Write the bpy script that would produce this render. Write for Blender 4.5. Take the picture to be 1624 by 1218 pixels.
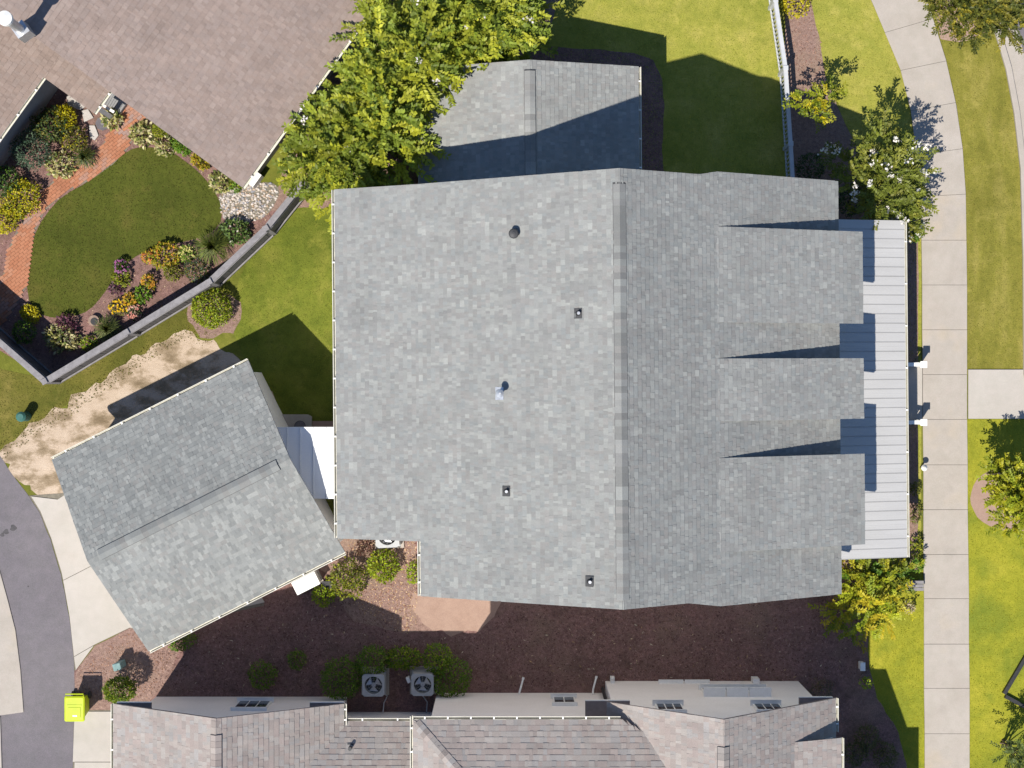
import bpy, bmesh, math, random
import numpy as np
from mathutils import Vector, Matrix, noise

# ---------------------------------------------------------------- scene, camera, light
for o in list(bpy.data.objects):
    bpy.data.objects.remove(o)
SC = bpy.context.scene
COL = SC.collection
random.seed(11)
RNG = np.random.default_rng(11)

H, F, CX, CY = 53.0, 2433.0, 812.0, 609.0      # flying height (m) and focal length of the survey measurements

cam_d = bpy.data.cameras.new('camera')
cam = bpy.data.objects.new('camera', cam_d)
COL.objects.link(cam)
cam.location = (0, 0, H)
cam_d.sensor_width = 36.0
cam_d.lens = 36.0 * F / 1624.0
cam_d.clip_start = 0.5
cam_d.clip_end = 2000
SC.camera = cam

SUN = Vector((-0.371, -0.561, 1.0)).normalized()
ELEV = math.asin(SUN.z)
world = bpy.data.worlds.new('World')
SC.world = world
world.use_nodes = True
nt = world.node_tree
sky = nt.nodes.new('ShaderNodeTexSky')
sky.sky_type = 'NISHITA'
sky.sun_disc = False
sky.sun_elevation = ELEV
sky.sun_rotation = math.atan2(SUN.x, SUN.y)
sky.air_density = 1.0
sky.dust_density = 0.4
sky.ozone_density = 8.0
bg = nt.nodes['Background']
bg.inputs['Strength'].default_value = 0.09
nt.links.new(sky.outputs[0], bg.inputs['Color'])

sun_d = bpy.data.lights.new('sun', 'SUN')
sun_d.energy = 4.6
sun_d.angle = math.radians(0.5)
sun_d.color = (1.0, 0.94, 0.85)
sun = bpy.data.objects.new('sun', sun_d)
COL.objects.link(sun)
sun.location = (-20, -30, 60)
sun.rotation_euler = (-SUN).to_track_quat('-Z', 'Y').to_euler()

SC.view_settings.view_transform = 'Standard'
SC.view_settings.look = 'None'
SC.view_settings.exposure = 0.57
SC.view_settings.gamma = 1.0
SC.view_settings.use_curve_mapping = False
SC.render.engine = 'CYCLES'


# ---------------------------------------------------------------- helpers
def P(px, py, z=0.0):
    """survey pixel + height -> point of the place, in metres"""
    k = (H - z) / F
    return Vector(((px - CX) * k, (CY - py) * k, z))


WLOC = {}
XF = [None]


def tag(o, label=None, cat=None, group=None, kind=None):
    if label: o['label'] = label
    if cat: o['category'] = cat
    if group: o['group'] = group
    if kind: o['kind'] = kind
    return o


def thing(name, label, cat, loc, group=None):
    o = bpy.data.objects.new(name, None)
    o.empty_display_size = 0.3
    COL.objects.link(o)
    o.location = loc
    WLOC[o.name] = Vector(loc)
    return tag(o, label, cat, group)


def link(name, me, parent=None, loc=(0, 0, 0)):
    o = bpy.data.objects.new(name, me)
    COL.objects.link(o)
    loc = Vector(loc)
    WLOC[o.name] = loc
    if parent is not None:
        o.parent = parent
        o.location = loc - WLOC[parent.name]
    else:
        o.location = loc
    return o


class MB:
    def __init__(s):
        s.v = []; s.f = []; s.c = []

    def face(s, pts, col=None):
        i = len(s.v)
        s.v += [Vector(p) for p in pts]
        s.f.append(list(range(i, i + len(pts)))); s.c.append(col)
        return s

    def poly(s, idx, col=None):
        s.f.append(list(idx)); s.c.append(col)

    def hexa(s, b, t, col=None, bottom=True):
        n = len(b); i = len(s.v)
        s.v += [Vector(p) for p in b] + [Vector(p) for p in t]
        if bottom: s.poly([i + k for k in range(n)][::-1], col)
        s.poly([i + n + k for k in range(n)], col)
        for k in range(n):
            k2 = (k + 1) % n
            s.poly([i + k, i + k2, i + n + k2, i + n + k], col)
        return s

    def prism(s, poly, z0, z1, col=None):
        return s.hexa([(p[0], p[1], z0) for p in poly], [(p[0], p[1], z1) for p in poly], col)

    def box(s, c, size, ang=0.0, col=None):
        """c = centre of the base"""
        ca, sa = math.cos(ang), math.sin(ang)
        q = []
        for dx, dy in ((-1, -1), (1, -1), (1, 1), (-1, 1)):
            x, y = dx * size[0] / 2, dy * size[1] / 2
            q.append((c[0] + x * ca - y * sa, c[1] + x * sa + y * ca))
        return s.prism(q, c[2], c[2] + size[2], col)

    def bar(s, a, b, w, h, col=None):
        """beam from a to b, width w, height h (centre line)"""
        a, b = Vector(a), Vector(b)
        d = (b - a).normalized()
        side = d.cross(Vector((0, 0, 1)))
        if side.length < 1e-4: side = Vector((1, 0, 0))
        side.normalize()
        up = side.cross(d).normalized()
        q = [(-1, -1), (1, -1), (1, 1), (-1, 1)]
        A = [a + side * x * w / 2 + up * y * h / 2 for x, y in q]
        B = [b + side * x * w / 2 + up * y * h / 2 for x, y in q]
        return s.hexa(A, B, col)

    def tube(s, pts, radii, n=8, col=None, cap=True):
        pts = [Vector(p) for p in pts]
        if not hasattr(radii, '__len__'): radii = [radii] * len(pts)
        rings = []
        ref = Vector((0.31, 0.95, 0.05))
        for k, p in enumerate(pts):
            d = (pts[min(k + 1, len(pts) - 1)] - pts[max(k - 1, 0)]).normalized()
            r = ref if abs(d.dot(ref)) < 0.9 else Vector((1, 0, 0))
            a = d.cross(r).normalized(); b = d.cross(a).normalized()
            i = len(s.v)
            for m in range(n):
                t = 2 * math.pi * m / n
                s.v.append(p + (a * math.cos(t) + b * math.sin(t)) * radii[k])
            rings.append(i)
        for k in range(len(rings) - 1):
            for m in range(n):
                m2 = (m + 1) % n
                s.poly([rings[k] + m, rings[k] + m2, rings[k + 1] + m2, rings[k + 1] + m], col)
        if cap:
            s.poly([rings[0] + m for m in range(n)][::-1], col)
            s.poly([rings[-1] + m for m in range(n)], col)
        return s

    def disc(s, c, r, z0, z1, n=24, col=None, r1=None):
        r1 = r if r1 is None else r1
        b = [(c[0] + r * math.cos(2 * math.pi * k / n), c[1] + r * math.sin(2 * math.pi * k / n), z0) for k in range(n)]
        t = [(c[0] + r1 * math.cos(2 * math.pi * k / n), c[1] + r1 * math.sin(2 * math.pi * k / n), z1) for k in range(n)]
        return s.hexa(b, t, col)

    def build(s, name, mat, parent=None, smooth=False, bevel=0.0, recalc=True):
        vs = [XF[0] @ v for v in s.v] if XF[0] is not None else s.v
        mn = [min(v[i] for v in vs) for i in range(3)]
        mx = [max(v[i] for v in vs) for i in range(3)]
        c = Vector(((mn[0] + mx[0]) / 2, (mn[1] + mx[1]) / 2, mn[2]))
        me = bpy.data.meshes.new(name)
        me.from_pydata([v - c for v in vs], [], s.f)
        if any(k is not None for k in s.c):
            at = me.attributes.new('col', 'FLOAT_COLOR', 'FACE')
            flat = []
            for k in s.c:
                flat += list(k or (0.3, 0.3, 0.3)) + [1.0]
            at.data.foreach_set('color', flat)
        if recalc:
            bm = bmesh.new(); bm.from_mesh(me)
            bmesh.ops.recalc_face_normals(bm, faces=bm.faces)
            bm.to_mesh(me); bm.free()
        me.materials.append(mat)
        if smooth:
            me.polygons.foreach_set('use_smooth', [True] * len(me.polygons))
        o = link(name, me, parent, c)
        if bevel:
            m = o.modifiers.new('bevel', 'BEVEL'); m.width = bevel; m.segments = 2; m.limit_method = 'ANGLE'
        return o


# ---------------------------------------------------------------- materials
def new_mat(name, rough=0.9, metal=0.0, spec=0.3):
    m = bpy.data.materials.new(name); m.use_nodes = True
    t = m.node_tree; b = t.nodes['Principled BSDF']
    b.inputs['Roughness'].default_value = rough
    b.inputs['Metallic'].default_value = metal
    b.inputs['Specular IOR Level'].default_value = spec
    return m, t, b


def nnoise(t, scale, detail=4, rough=0.55, stretch=None, coord='pos', ang=0.0):
    n = t.nodes.new('ShaderNodeTexNoise')
    n.inputs['Scale'].default_value = scale
    n.inputs['Detail'].default_value = detail
    n.inputs['Roughness'].default_value = rough
    if coord == 'pos':
        src = t.nodes.new('ShaderNodeNewGeometry').outputs['Position']
    else:
        src = t.nodes.new('ShaderNodeTexCoord').outputs['Object']
    if stretch:
        mp = t.nodes.new('ShaderNodeMapping')
        mp.inputs['Scale'].default_value = stretch
        mp.inputs['Rotation'].default_value = (0, 0, ang)
        t.links.new(src, mp.inputs['Vector']); src = mp.outputs[0]
    t.links.new(src, n.inputs['Vector'])
    return n.outputs['Fac']


def ramp(t, fac, stops):
    r = t.nodes.new('ShaderNodeValToRGB')
    e = r.color_ramp.elements
    while len(e) > 1: e.remove(e[-1])
    e[0].position = stops[0][0]; e[0].color = (*stops[0][1], 1)
    for p, c in stops[1:]:
        k = e.new(p); k.color = (*c, 1)
    t.links.new(fac, r.inputs[0])
    return r.outputs[0]


def mix(t, fac, a, b, mode='MIX'):
    m = t.nodes.new('ShaderNodeMix'); m.data_type = 'RGBA'; m.blend_type = mode
    if isinstance(fac, (int, float)): m.inputs[0].default_value = fac
    else: t.links.new(fac, m.inputs[0])
    for k, x in ((6, a), (7, b)):
        if isinstance(x, tuple): m.inputs[k].default_value = (*x, 1)
        else: t.links.new(x, m.inputs[k])
    return m.outputs[2]


def bump(t, b, h, strength=0.4, dist=0.02):
    n = t.nodes.new('ShaderNodeBump')
    n.inputs['Strength'].default_value = strength
    n.inputs['Distance'].default_value = dist
    t.links.new(h, n.inputs['Height'])
    t.links.new(n.outputs[0], b.inputs['Normal'])


def g3(v):
    return (v, v, v)


def surf(name, stops, scale=1.0, detail=5, rough=0.9, fine=None, big=None, bmp=0.0, bdist=0.02, metal=0.0, spec=0.3,
         stretch=None, ang=0.0, base_rough=0.6, mid=None):
    """noise ramp + optional fine grain (scale, amount) + big stains (scale, colour, lo, hi)"""
    m, t, b = new_mat(name, rough, metal, spec)
    f = nnoise(t, scale, detail, base_rough, stretch, ang=ang)
    c = ramp(t, f, stops)
    if big:
        for bs, bc, lo, hi in big:
            bf = nnoise(t, bs, 3, 0.6)
            mr = t.nodes.new('ShaderNodeMapRange')
            mr.inputs[1].default_value = lo; mr.inputs[2].default_value = hi
            t.links.new(bf, mr.inputs[0])
            c = mix(t, mr.outputs[0], c, bc)
    if mid:
        ms_, ma = mid
        mf = nnoise(t, ms_, 4, 0.7)
        c = mix(t, 1.0, c, ramp(t, mf, [(0.3, (1 - ma, 1 - ma * .8, 1 - ma)), (0.7, (1 + ma, 1 + ma * .8, 1 + ma))]), 'MULTIPLY')
    if fine:
        fs, amt = fine
        ff = nnoise(t, fs, 2, 0.6)
        c2 = ramp(t, ff, [(0.25, g3(1 - amt)), (0.75, g3(1 + amt))])
        c = mix(t, 1.0, c, c2, 'MULTIPLY')
        if bmp: bump(t, b, ff, bmp, bdist)
    elif bmp:
        bump(t, b, f, bmp, bdist)
    t.links.new(c, b.inputs['Base Color'])
    return m


def attr_mat(name, rough=0.95, grain=(60, 0.18), spec=0.2, trans=0.0, bmp=0.0, stain=None):
    m, t, b = new_mat(name, rough, 0, spec)
    a = t.nodes.new('ShaderNodeAttribute'); a.attribute_name = 'col'
    c = a.outputs['Color']
    if grain:
        ff = nnoise(t, grain[0], 2, 0.6)
        c = mix(t, 1.0, c, ramp(t, ff, [(0.25, g3(1 - grain[1])), (0.75, g3(1 + grain[1]))]), 'MULTIPLY')
        if bmp: bump(t, b, ff, bmp, 0.01)
    if stain and name.startswith('asphalt'):
        s2 = nnoise(t, 1.6, 4, 0.65)
        c = mix(t, 1.0, c, ramp(t, s2, [(0.3, g3(0.94)), (0.7, g3(1.05))]), 'MULTIPLY')
        s3 = nnoise(t, 1.0, 3, 0.6, stretch=(0.5, 3.2, 1))
        c = mix(t, 1.0, c, ramp(t, s3, [(0.3, (0.95, 0.955, 0.96)), (0.7, (1.05, 1.04, 1.03))]), 'MULTIPLY')
    if stain:
        sf = nnoise(t, stain[0], 4, 0.6)
        c = mix(t, 1.0, c, ramp(t, sf, [(0.3, g3(1 - stain[1])), (0.7, g3(1 + stain[1]))]), 'MULTIPLY')
    t.links.new(c, b.inputs['Base Color'])
    if trans:
        tr = t.nodes.new('ShaderNodeBsdfTranslucent')
        t.links.new(mix(t, 1.0, c, (1.25, 1.15, 0.5), 'MULTIPLY'), tr.inputs['Color'])
        ms = t.nodes.new('ShaderNodeMixShader'); ms.inputs[0].default_value = trans
        t.links.new(b.outputs[0], ms.inputs[1]); t.links.new(tr.outputs[0], ms.inputs[2])
        t.links.new(ms.outputs[0], t.nodes['Material Output'].inputs['Surface'])
    return m


M = {}
M['shingle'] = attr_mat('asphalt_shingle', 0.95, (70, 0.2), 0.15, bmp=0.3, stain=(0.35, 0.04))
M['leaf'] = attr_mat('leaf', 0.55, None, 0.3, trans=0.22)
M['blossom'] = attr_mat('blossom', 0.7, None, 0.2, trans=0.2)
M['grassblade'] = attr_mat('grass_blade', 0.7, None, 0.15, trans=0.15)
M['chip'] = attr_mat('mulch_chip', 0.95, None, 0.1)
M['pebble'] = attr_mat('pebble', 0.8, (30, 0.2), 0.3)
M['brick'] = attr_mat('brick', 0.9, (40, 0.18), 0.2, stain=(1.2, 0.12))
M['bark'] = surf('bark', [(0.3, (0.09, 0.06, 0.04)), (0.7, (0.2, 0.15, 0.11))], 14, rough=0.9, bmp=0.5)
M['deck'] = surf('roof_felt_edge', [(0.3, (0.16, 0.16, 0.16)), (0.7, (0.2, 0.2, 0.2))], 6)
M['deck_tan'] = surf('roof_felt_edge_tan', [(0.3, (0.17, 0.14, 0.13)), (0.7, (0.22, 0.18, 0.17))], 6)
M['trim'] = surf('white_trim', [(0.3, (0.72, 0.71, 0.67)), (0.7, (0.8, 0.79, 0.76))], 3, rough=0.55, fine=(25, 0.04))
M['gutter'] = surf('gutter_paint', [(0.3, (0.5, 0.48, 0.4)), (0.7, (0.6, 0.58, 0.5))], 2.5, rough=0.5, fine=(18, 0.08))
M['wall'] = surf('house_siding', [(0.3, (0.76, 0.75, 0.73)), (0.7, (0.82, 0.81, 0.79))], 2, rough=0.8, fine=(18, 0.05))
M['wall_cream'] = surf('cream_siding', [(0.3, (0.79, 0.75, 0.71)), (0.7, (0.84, 0.8, 0.765))], 1.2, rough=0.8, fine=(15, 0.05))
M['wall_grey'] = surf('grey_siding', [(0.3, (0.2, 0.2, 0.2)), (0.7, (0.26, 0.26, 0.26))], 2, rough=0.8, fine=(18, 0.05))
M['metal_roof'] = surf('galvalume_panel', [(0.3, (0.385, 0.38, 0.37)), (0.7, (0.425, 0.42, 0.41))], 1.1, rough=0.55, spec=0.3,
                       stretch=(0.4, 3, 1), fine=(30, 0.04))
M['white_metal'] = surf('white_metal_panel', [(0.3, (0.66, 0.67, 0.68)), (0.7, (0.72, 0.73, 0.74))], 1.2, rough=0.5, spec=0.35, fine=(20, 0.03))
M['black'] = surf('black_metal', [(0.3, (0.02, 0.02, 0.022)), (0.7, (0.035, 0.035, 0.035))], 8, rough=0.5)
M['darkvent'] = surf('dark_vent_paint', [(0.3, (0.045, 0.045, 0.048)), (0.7, (0.07, 0.07, 0.07))], 12, rough=0.6)
M['steel'] = surf('galvanised_steel', [(0.3, (0.45, 0.46, 0.48)), (0.7, (0.6, 0.61, 0.62))], 8, rough=0.4, metal=0.6, spec=0.4)
M['glass'] = surf('window_glass', [(0.3, (0.02, 0.03, 0.04)), (0.7, (0.04, 0.05, 0.06))], 2, rough=0.08, spec=0.6)
M['concrete'] = surf('sidewalk_concrete', [(0.25, (0.32, 0.285, 0.245)), (0.75, (0.38, 0.345, 0.305))], 0.9, rough=0.9,
                     big=[(0.45, (0.37, 0.295, 0.2), 0.55, 0.85), (1.3, (0.3, 0.27, 0.235), 0.6, 0.85)], fine=(45, 0.09), mid=(3.5, 0.05), bmp=0.2, bdist=0.004)
M['drive'] = surf('driveway_concrete', [(0.25, (0.36, 0.33, 0.29)), (0.75, (0.41, 0.38, 0.34))], 0.7, rough=0.9,
                  big=[(0.4, (0.36, 0.31, 0.26), 0.6, 0.9)], fine=(40, 0.06), mid=(2.5, 0.05), bmp=0.15, bdist=0.004)
M['asphalt'] = surf('asphalt', [(0.25, (0.12, 0.11, 0.12)), (0.75, (0.15, 0.137, 0.148))], 0.8, rough=0.9,
                    big=[(0.25, (0.165, 0.15, 0.155), 0.5, 0.8)], fine=(55, 0.22), mid=(2.2, 0.1), bmp=0.3, bdist=0.005)
M['joint_pale'] = surf('joint_filler', [(0.3, (0.17, 0.15, 0.125)), (0.7, (0.24, 0.215, 0.185))], 10)
M['joint'] = surf('joint_sand', [(0.3, (0.13, 0.115, 0.09)), (0.7, (0.2, 0.18, 0.14))], 10)
M['mulch'] = surf('mulch', [(0.25, (0.115, 0.062, 0.055)), (0.55, (0.215, 0.125, 0.108)), (0.8, (0.3, 0.19, 0.165))], 9, 6, 0.95,
                  big=[(0.45, (0.22, 0.14, 0.11), 0.5, 0.7), (1.1, (0.12, 0.07, 0.06), 0.58, 0.75)], fine=(38, 0.4), mid=(2.0, 0.2), bmp=0.9, bdist=0.04, base_rough=0.7)
M['mulch_light'] = surf('dry_mulch', [(0.25, (0.15, 0.09, 0.072)), (0.55, (0.26, 0.17, 0.14)), (0.8, (0.34, 0.235, 0.19))], 8, 6, 0.95,
                        big=[(0.5, (0.25, 0.18, 0.13), 0.5, 0.75)], fine=(38, 0.35), bmp=0.8, bdist=0.04, base_rough=0.7)
M['clay'] = surf('smooth_clay', [(0.25, (0.27, 0.18, 0.14)), (0.75, (0.33, 0.23, 0.18))], 2.5, 5, 0.95, fine=(40, 0.12), bmp=0.3)
M['sand'] = surf('bare_sand', [(0.34, (0.17, 0.125, 0.075)), (0.45, (0.27, 0.205, 0.135)), (0.53, (0.42, 0.33, 0.245)), (0.75, (0.49, 0.4, 0.31))],
                 1.1, 7, 0.95, fine=(30, 0.15), bmp=0.5, bdist=0.04, stretch=(1.0, 1.5, 1), ang=-0.5, base_rough=0.65)


M['slate_dark'] = surf('oil_stained_asphalt', [(0.3, (0.035, 0.033, 0.036)), (0.7, (0.07, 0.065, 0.07))], 9, rough=0.6)


def lawn_mat(name, a, b, c, scale=0.7, stretch=None, ang=0.0):
    return surf(name, [(0.3, a), (0.5, b), (0.72, c)], scale, 6, 0.9,
                big=[(0.35, tuple(x * 0.82 for x in a), 0.5, 0.75), (1.3, tuple(x * 1.12 for x in c), 0.56, 0.8)], fine=(26, 0.2), mid=(5, 0.16), bmp=0.5, bdist=0.03,
                stretch=stretch, ang=ang, spec=0.1)


def lawn_mat2(name, a, b, c, scale):
    return surf(name, [(0.3, a), (0.5, b), (0.72, c)], scale, 6, 0.9,
                big=[(0.3, (0.11, 0.15, 0.02), 0.5, 0.72), (0.9, (0.14, 0.17, 0.02), 0.56, 0.8)], fine=(26, 0.2), mid=(5, 0.16), bmp=0.5, bdist=0.03, spec=0.1)


M['lawn_ne'] = lawn_mat('lawn_bright', (0.2, 0.215, 0.035), (0.255, 0.25, 0.045), (0.32, 0.285, 0.07), 0.8)
M['lawn_strip'] = lawn_mat('lawn_verge', (0.135, 0.13, 0.022), (0.18, 0.168, 0.03), (0.25, 0.215, 0.055), 0.9, (2.0, 0.6, 1))
M['lawn_se'] = lawn_mat2('lawn_lime', (0.18, 0.19, 0.02), (0.235, 0.235, 0.022), (0.29, 0.27, 0.03), 0.7)
M['lawn_w'] = lawn_mat('lawn_side', (0.085, 0.11, 0.014), (0.13, 0.15, 0.02), (0.17, 0.17, 0.03), 1.0)
M['lawn_garden'] = lawn_mat('lawn_olive', (0.052, 0.064, 0.01), (0.066, 0.077, 0.012), (0.09, 0.083, 0.018), 0.5)
M['lawn_sw'] = lawn_mat('lawn_rough', (0.075, 0.08, 0.014), (0.11, 0.105, 0.02), (0.16, 0.135, 0.035), 1.0)
M['lawn_far'] = lawn_mat('lawn_far', (0.09, 0.1, 0.016), (0.13, 0.14, 0.022), (0.17, 0.16, 0.035), 0.6)


# ---------------------------------------------------------------- leaf meshes (numpy)
def leaf_object(name, parent, pos, dirv, nrm, L, W, col, mat, fold=0.25, center=None):
    """diamond leaves: pos (n,3) base, dirv along, nrm up; L, W (n,), col (n,3)"""
    n = len(pos)
    dirv = dirv / np.maximum(np.linalg.norm(dirv, axis=1, keepdims=True), 1e-6)
    side = np.cross(dirv, nrm)
    side = side / np.maximum(np.linalg.norm(side, axis=1, keepdims=True), 1e-6)
    up = np.cross(side, dirv)
    L = np.broadcast_to(np.asarray(L, float), (n,))[:, None]; W = np.broadcast_to(np.asarray(W, float), (n,))[:, None]
    mid = pos + dirv * L * 0.45
    v = np.empty((n, 4, 3))
    v[:, 0] = pos
    v[:, 1] = mid + side * W / 2 + up * W * fold
    v[:, 2] = pos + dirv * L
    v[:, 3] = mid - side * W / 2 + up * W * fold
    c = pos.mean(axis=0) if center is None else np.array(center)
    c = np.array([c[0], c[1], max(0.0, float(v[..., 2].min()))])
    v = (v - c).reshape(-1, 3)
    me = bpy.data.meshes.new(name)
    me.vertices.add(n * 4); me.vertices.foreach_set('co', v.ravel().astype(np.float32))
    me.loops.add(n * 4); me.loops.foreach_set('vertex_index', np.arange(n * 4, dtype=np.int32))
    me.polygons.add(n); me.polygons.foreach_set('loop_start', (np.arange(n) * 4).astype(np.int32))
    me.update(calc_edges=True)
    at = me.attributes.new('col', 'FLOAT_COLOR', 'FACE')
    cc = np.ones((n, 4), np.float32); cc[:, :3] = np.clip(col, 0, 1)
    at.data.foreach_set('color', cc.ravel())
    me.materials.append(mat)
    return link(name, me, parent, c)


def rvec(n):
    v = RNG.normal(size=(n, 3))
    return v / np.linalg.norm(v, axis=1, keepdims=True)


def pick(cols, n, jit=0.2):
    cols = np.array(cols, float)
    c = cols[RNG.integers(0, len(cols), n)]
    return c * (1 + RNG.uniform(-jit, jit, (n, 1)))


def inside(pts, poly):
    x, y = pts[:, 0], pts[:, 1]
    r = np.zeros(len(pts), bool)
    n = len(poly)
    for i in range(n):
        x0, y0 = poly[i][0], poly[i][1]; x1, y1 = poly[(i + 1) % n][0], poly[(i + 1) % n][1]
        if y0 == y1: continue
        m = ((y0 > y) != (y1 > y)) & (x < (x1 - x0) * (y - y0) / (y1 - y0) + x0)
        r ^= m
    return r


def sample(poly, dens, holes=()):
    a = np.array([(p[0], p[1]) for p in poly])
    mn, mx = a.min(0), a.max(0)
    n = int((mx - mn).prod() * dens)
    pts = RNG.uniform(mn, mx, (n, 2))
    k = inside(pts, poly)
    for h in holes: k &= ~inside(pts, h)
    return pts[k]


def smooth_poly(pts, it=2):
    for _ in range(it):
        q = []
        for i in range(len(pts)):
            a, b = pts[i], pts[(i + 1) % len(pts)]
            q.append((a[0] * .75 + b[0] * .25, a[1] * .75 + b[1] * .25)); q.append((a[0] * .25 + b[0] * .75, a[1] * .25 + b[1] * .75))
        pts = q
    return pts


def pxp(pts, z=0.0):
    return [tuple(P(x, y, z)[:2]) for x, y in pts]


def sheet(name, poly, z, mat, wob=0.0, kind='structure', parent=None):
    if wob:
        q = []
        for i in range(len(poly)):
            a, b = Vector(poly[i]), Vector(poly[(i + 1) % len(poly)])
            n = max(1, int((b - a).length / 0.18))
            for k in range(n):
                p = a.lerp(b, k / n)
                w = noise.noise_vector(Vector((p.x * 2.3, p.y * 2.3, z * 50))) * wob
                q.append((p.x + w.x, p.y + w.y))
        poly = q
    o = MB().face([(p[0], p[1], z) for p in poly]).build(name, mat, parent, recalc=False)
    if o.data.polygons[0].normal.z < 0: o.data.flip_normals()
    if kind and parent is None: o['kind'] = kind
    return o


def grass(parent_poly, dens, cols, holes=(), h=0.03, z=0.004, label=None):
    p = sample(parent_poly, dens, holes)
    n = len(p)
    if n < 5: return
    pos = np.column_stack([p, np.full(n, z)])
    a = RNG.uniform(0, 2 * np.pi, n)
    d = np.column_stack([np.cos(a), np.sin(a), RNG.uniform(0.25, 0.9, n)])
    nr = np.column_stack([np.zeros(n), np.zeros(n), np.ones(n)]) + RNG.normal(0, .3, (n, 3))
    c = pick(cols[:2], n, 0.13)
    pn = np.array([noise.noise(Vector((q[0] * .5, q[1] * .5, 3.1))) + .5 * noise.noise(Vector((q[0] * 1.9, q[1] * 1.9, 7.1))) for q in p])
    c = c * (1 + 0.28 * pn[:, None] * np.array([1.1, .8, 1.2]))
    o = leaf_object('grass', None, pos, d, nr, RNG.uniform(.7, 1.5, n) * h, RNG.uniform(.018, .032, n), c, M['grassblade'])
    tag(o, label, 'grass', kind='stuff')
    return o

# ---------------------------------------------------------------- the ground
MB().face([(-400, -400, 0), (400, -400, 0), (400, 400, 0), (-400, 400, 0)]).build('ground', M['lawn_far'], recalc=False)['kind'] = 'structure'

SWL = [(1352, -70), (1381, 0), (1406, 55), (1429, 113), (1444, 173), (1452, 227), (1459, 300), (1461, 381), (1462, 452), (1462, 523), (1463, 594),
       (1463, 665), (1464, 737), (1464, 808), (1464, 879), (1465, 949), (1465, 1021), (1465, 1091), (1466, 1163), (1466, 1234), (1466, 1305)]
SWR = [(1434, -95), (1461, 0), (1480, 48), (1501, 106), (1517, 168), (1526, 238), (1531, 311), (1532, 381), (1533, 452), (1533, 523), (1533, 594),
       (1533, 665), (1534, 737), (1534, 808), (1535, 879), (1536, 949), (1536, 1021), (1537, 1091), (1537, 1163), (1537, 1234), (1537, 1305)]
SWJ = [(1352, -70, 1434, -95), (1378, -8, 1459, -32), (1403, 52, 1479, 30), (1428, 112, 1500, 97), (1444, 176, 1515, 163), (1453, 246, 1526, 236),
       (1459, 312, 1531, 308)] + [(SWL[i][0], SWL[i][1], SWR[i][0], SWR[i][1]) for i in range(7, len(SWL))]

lawn_ne = pxp([(680, -80), (1222, -80), (1231, 0), (1240, 90), (1250, 200), (1262, 335), (1000, 335), (680, 335)])
sheet('lawn', lawn_ne, 0.004, M['lawn_ne'])
lawn_front = pxp([(1262, -80)] + SWL[:8] + [(1461, 905), (1378, 905), (1375, 340), (1368, 250), (1340, 195), (1312, 130), (1300, 70)])
sheet('lawn', lawn_front, 0.004, M['lawn_ne'])
lawn_verge = pxp(SWR[:11] + [(1624, 594), (1621, 406), (1617, 267), (1607, 180), (1594, 110), (1577, 53), (1550, -20), (1520, -90)])
sheet('lawn', lawn_verge, 0.004, M['lawn_strip'])
lawn_verge_s = pxp(SWR[11:] + [(1720, 1305), (1720, 665)])
sheet('lawn', lawn_verge_s, 0.004, M['lawn_se'])
lawn_se = pxp([(1378, 905)] + SWL[14:] + [(1446, 1305), (1440, 1225), (1424, 1160), (1390, 1110), (1374, 1060), (1376, 1000)])
sheet('lawn', lawn_se, 0.005, M['lawn_se'])
lawn_w = pxp([(440, 330), (530, 300), (530, 700), (440, 700), (400, 600), (372, 530), (366, 500), (380, 440), (430, 350)])
sheet('lawn', lawn_w, 0.004, M['lawn_w'])
lawn_sw = pxp([(-120, 560), (71, 600), (330, 450), (345, 480), (330, 520), (250, 560), (120, 632), (0, 712), (-120, 760)])
sheet('lawn', lawn_sw, 0.004, M['lawn_sw'])

# beds and bare earth
sheet('mulch_bed', pxp([(118, 1062), (208, 990), (400, 900), (525, 840), (700, 840), (1375, 880), (1377, 1055), (1392, 1108), (1424, 1160), (1440, 1225),
                        (1446, 1305), (1200, 1305), (120, 1140)]), 0.008, M['mulch'], 0.06)
sheet('mulch_bed', pxp([(500, 850), (660, 850), (662, 944), (600, 950), (560, 930), (500, 900)]), 0.012, M['mulch_light'], 0.05)
sheet('mulch_bed', pxp([(560, 930), (662, 940), (690, 948), (700, 1000), (640, 1004), (560, 985), (520, 930)]), 0.0125, M['mulch_light'], 0.05)
sheet('clay_path', pxp([(655, 940), (800, 945), (790, 960), (765, 1001), (720, 1006), (690, 1000), (668, 985), (655, 960)]), 0.016, M['clay'], 0.22)
sheet('mulch_bed', pxp([(120, 1066), (150, 1024), (212, 994), (262, 1015), (282, 1035), (262, 1085), (236, 1112), (175, 1128), (118, 1128)]), 0.012,
      M['mulch_light'], 0.03)
sheet('mulch_bed', pxp([(1250, -80), (1262, -80), (1285, 0), (1299, 60), (1309, 122), (1338, 192), (1368, 250), (1376, 345), (1456, 345), (1456, 905),
                        (1330, 905), (1300, 300), (1262, 330), (1252, 200), (1244, 90)]), 0.0085, M['mulch_light'], 0.03)
sheet('mulch_bed', pxp([(680, 75), (760, 72), (860, 74), (940, 78), (1005, 84), (1036, 96), (1050, 125), (1054, 170), (1050, 240), (1058, 330), (680, 330)]), 0.0085, M['mulch'], 0.05)
sheet('mulch_bed', pxp([(430, 335), (470, 200), (560, 60), (640, -80), (870, -80), (892, -10), (870, 50), (800, 84), (700, 110), (690, 330), (480, 330)]), 0.008,
      M['mulch_light'], 0.05)
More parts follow.
